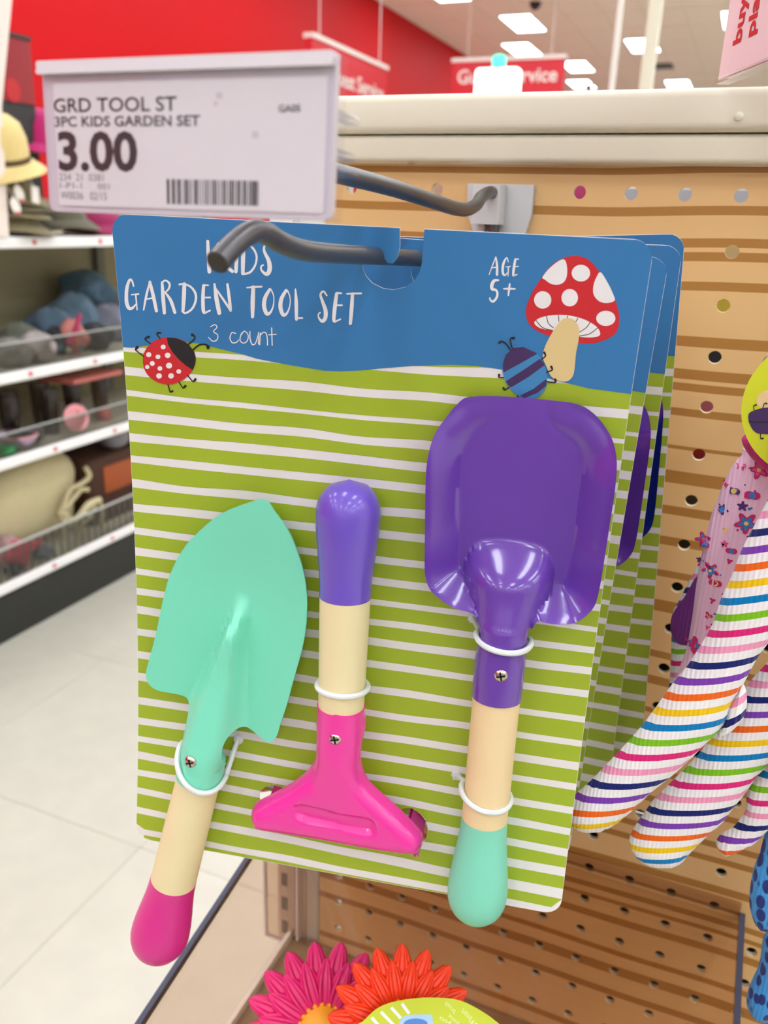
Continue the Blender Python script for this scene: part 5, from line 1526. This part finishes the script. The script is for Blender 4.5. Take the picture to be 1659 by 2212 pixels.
# bottom shelf: canvas bags, basket, toys
MT['canvas'] = mat('cream_canvas', (206, 192, 150), .85, noise=.1, nscale=50)
t = thing('canvas_bag', 'large cream canvas bag slumped on the bottom shelf', 'bag', (-2080, 1600, Z(H4)))
o_ = smooth_loop([(1340, H4 + 15), (1330, H4 + 160), (1400, H4 + 285), (1560, H4 + 330), (1720, H4 + 318), (1800, H4 + 250), (1790, H4 + 150), (1740, H4 + 5), (1500, H4 + 3)], 4)
v2, f2 = fill(o_, (), 22); e_ = edge_dist(v2, [o_]); k_ = np.sqrt(np.maximum(0, 1 - (1 - np.minimum(1, e_ / 110)) ** 2)) * 95
kk = {tuple(np.round(a, 4)): b for a, b in zip(v2, k_)}
v_, f_ = solid(v2, f2, lambda y, z: (-2090 + kk[tuple(np.round((y, z), 4))], y, Z(z)), lambda y, z: (-2095 - kk[tuple(np.round((y, z), 4))], y, Z(z))); link('bag_body', v_, f_, 'canvas', t)
for pts in ([(185, 1010), (193, 1028), (180, 1042), (150, 1060), (138, 1090), (128, 1115)], [(190, 1058), (175, 1058), (160, 1075), (140, 1100)]):
    link('bag_strap', *tube(catmull([on_x(a, b, -1965) for a, b in pts], 5), 9, 8), 'canvas', t)
t = thing('rope_toy', 'cream rope toy with four hanging legs', 'toy', tuple(on_x(170, 1170, -1925)))
for pts, r in (([(140, 1108), (150, 1130), (170, 1118), (192, 1090), (215, 1080)], 13), ([(135, 1118), (140, 1140), (142, 1165)], 10), ([(205, 1085), (195, 1115), (175, 1135), (172, 1162)], 9), ([(212, 1078), (220, 1105), (218, 1140)], 9), ([(155, 1118), (160, 1135), (155, 1140)], 7)):
    link('rope_leg', *tube(catmull([on_x(a, b, -1935) for a, b in pts], 5), r, 10), 'canvas', t)
t = thing('brown_basket', 'dark brown basket with an orange panel at the right of the bottom shelf', 'basket', (-2100, 1960, Z(H4)))
link('basket_body', *rbox(-2180, -1990, 1800, 2110, Z(H4), Z(H4 + 250), 25, 4, 'z'), mat('basket_brown', (74, 40, 24), .7, noise=.2, nscale=80), t)
link('basket_panel', *rbox(-1991, -1986, 1880, 2060, Z(H4 + 110), Z(H4 + 210), 2, 2, 'z'), mat('basket_orange', (172, 84, 40), .6), t)
lump('grey_ball', 'toy', 248, 1000, -2050, 62, 62, 60, (146, 140, 148), 'grey plush ball sitting on the brown basket', None, H4 + 250, 31, .05)
# star toy
pc_ = on_x(48, 1196, -1930); t = thing('star_toy', 'pink star-shaped plush toy on the bottom shelf', 'toy', (pc_[0], pc_[1], pc_[2] - 45))
o_ = smooth_loop([on_x(a, b, -1930)[1:] for a, b in ((5, 1200), (22, 1190), (30, 1168), (45, 1166), (68, 1170), (88, 1163), (88, 1178), (70, 1190), (60, 1200), (55, 1228), (44, 1226), (30, 1218), (12, 1216))], 3)
v2, f2 = fill(o_, (), 6); e_ = edge_dist(v2, [o_]); kk2 = {tuple(np.round(a, 4)): math.sqrt(max(0, 1 - (1 - min(1, b / 16)) ** 2)) * 15 for a, b in zip(v2, e_)}
v_, f_ = solid(v2, f2, lambda y, z: (-1930 + kk2[tuple(np.round((y, z), 4))], y, z), lambda y, z: (-1931 - kk2[tuple(np.round((y, z), 4))], y, z)); link('star_body', v_, f_, mat('star_pink', (214, 62, 96), .85, sheen=.3), t)
lump('plush_toy', 'toy', 12, 1160, -1975, 45, 50, 60, (176, 140, 138), 'pale pink plush toy behind the pink star', None, H4, 32)
lump('plush_toy', 'toy', 90, 1205, -1950, 40, 34, 26, (128, 136, 150), 'blue grey plush toy right of the pink star', None, H4, 33)
lump('plush_toy', 'toy', 30, 1232, -1925, 28, 30, 18, (50, 44, 52), 'dark plush toy under the pink star', None, H4, 34)
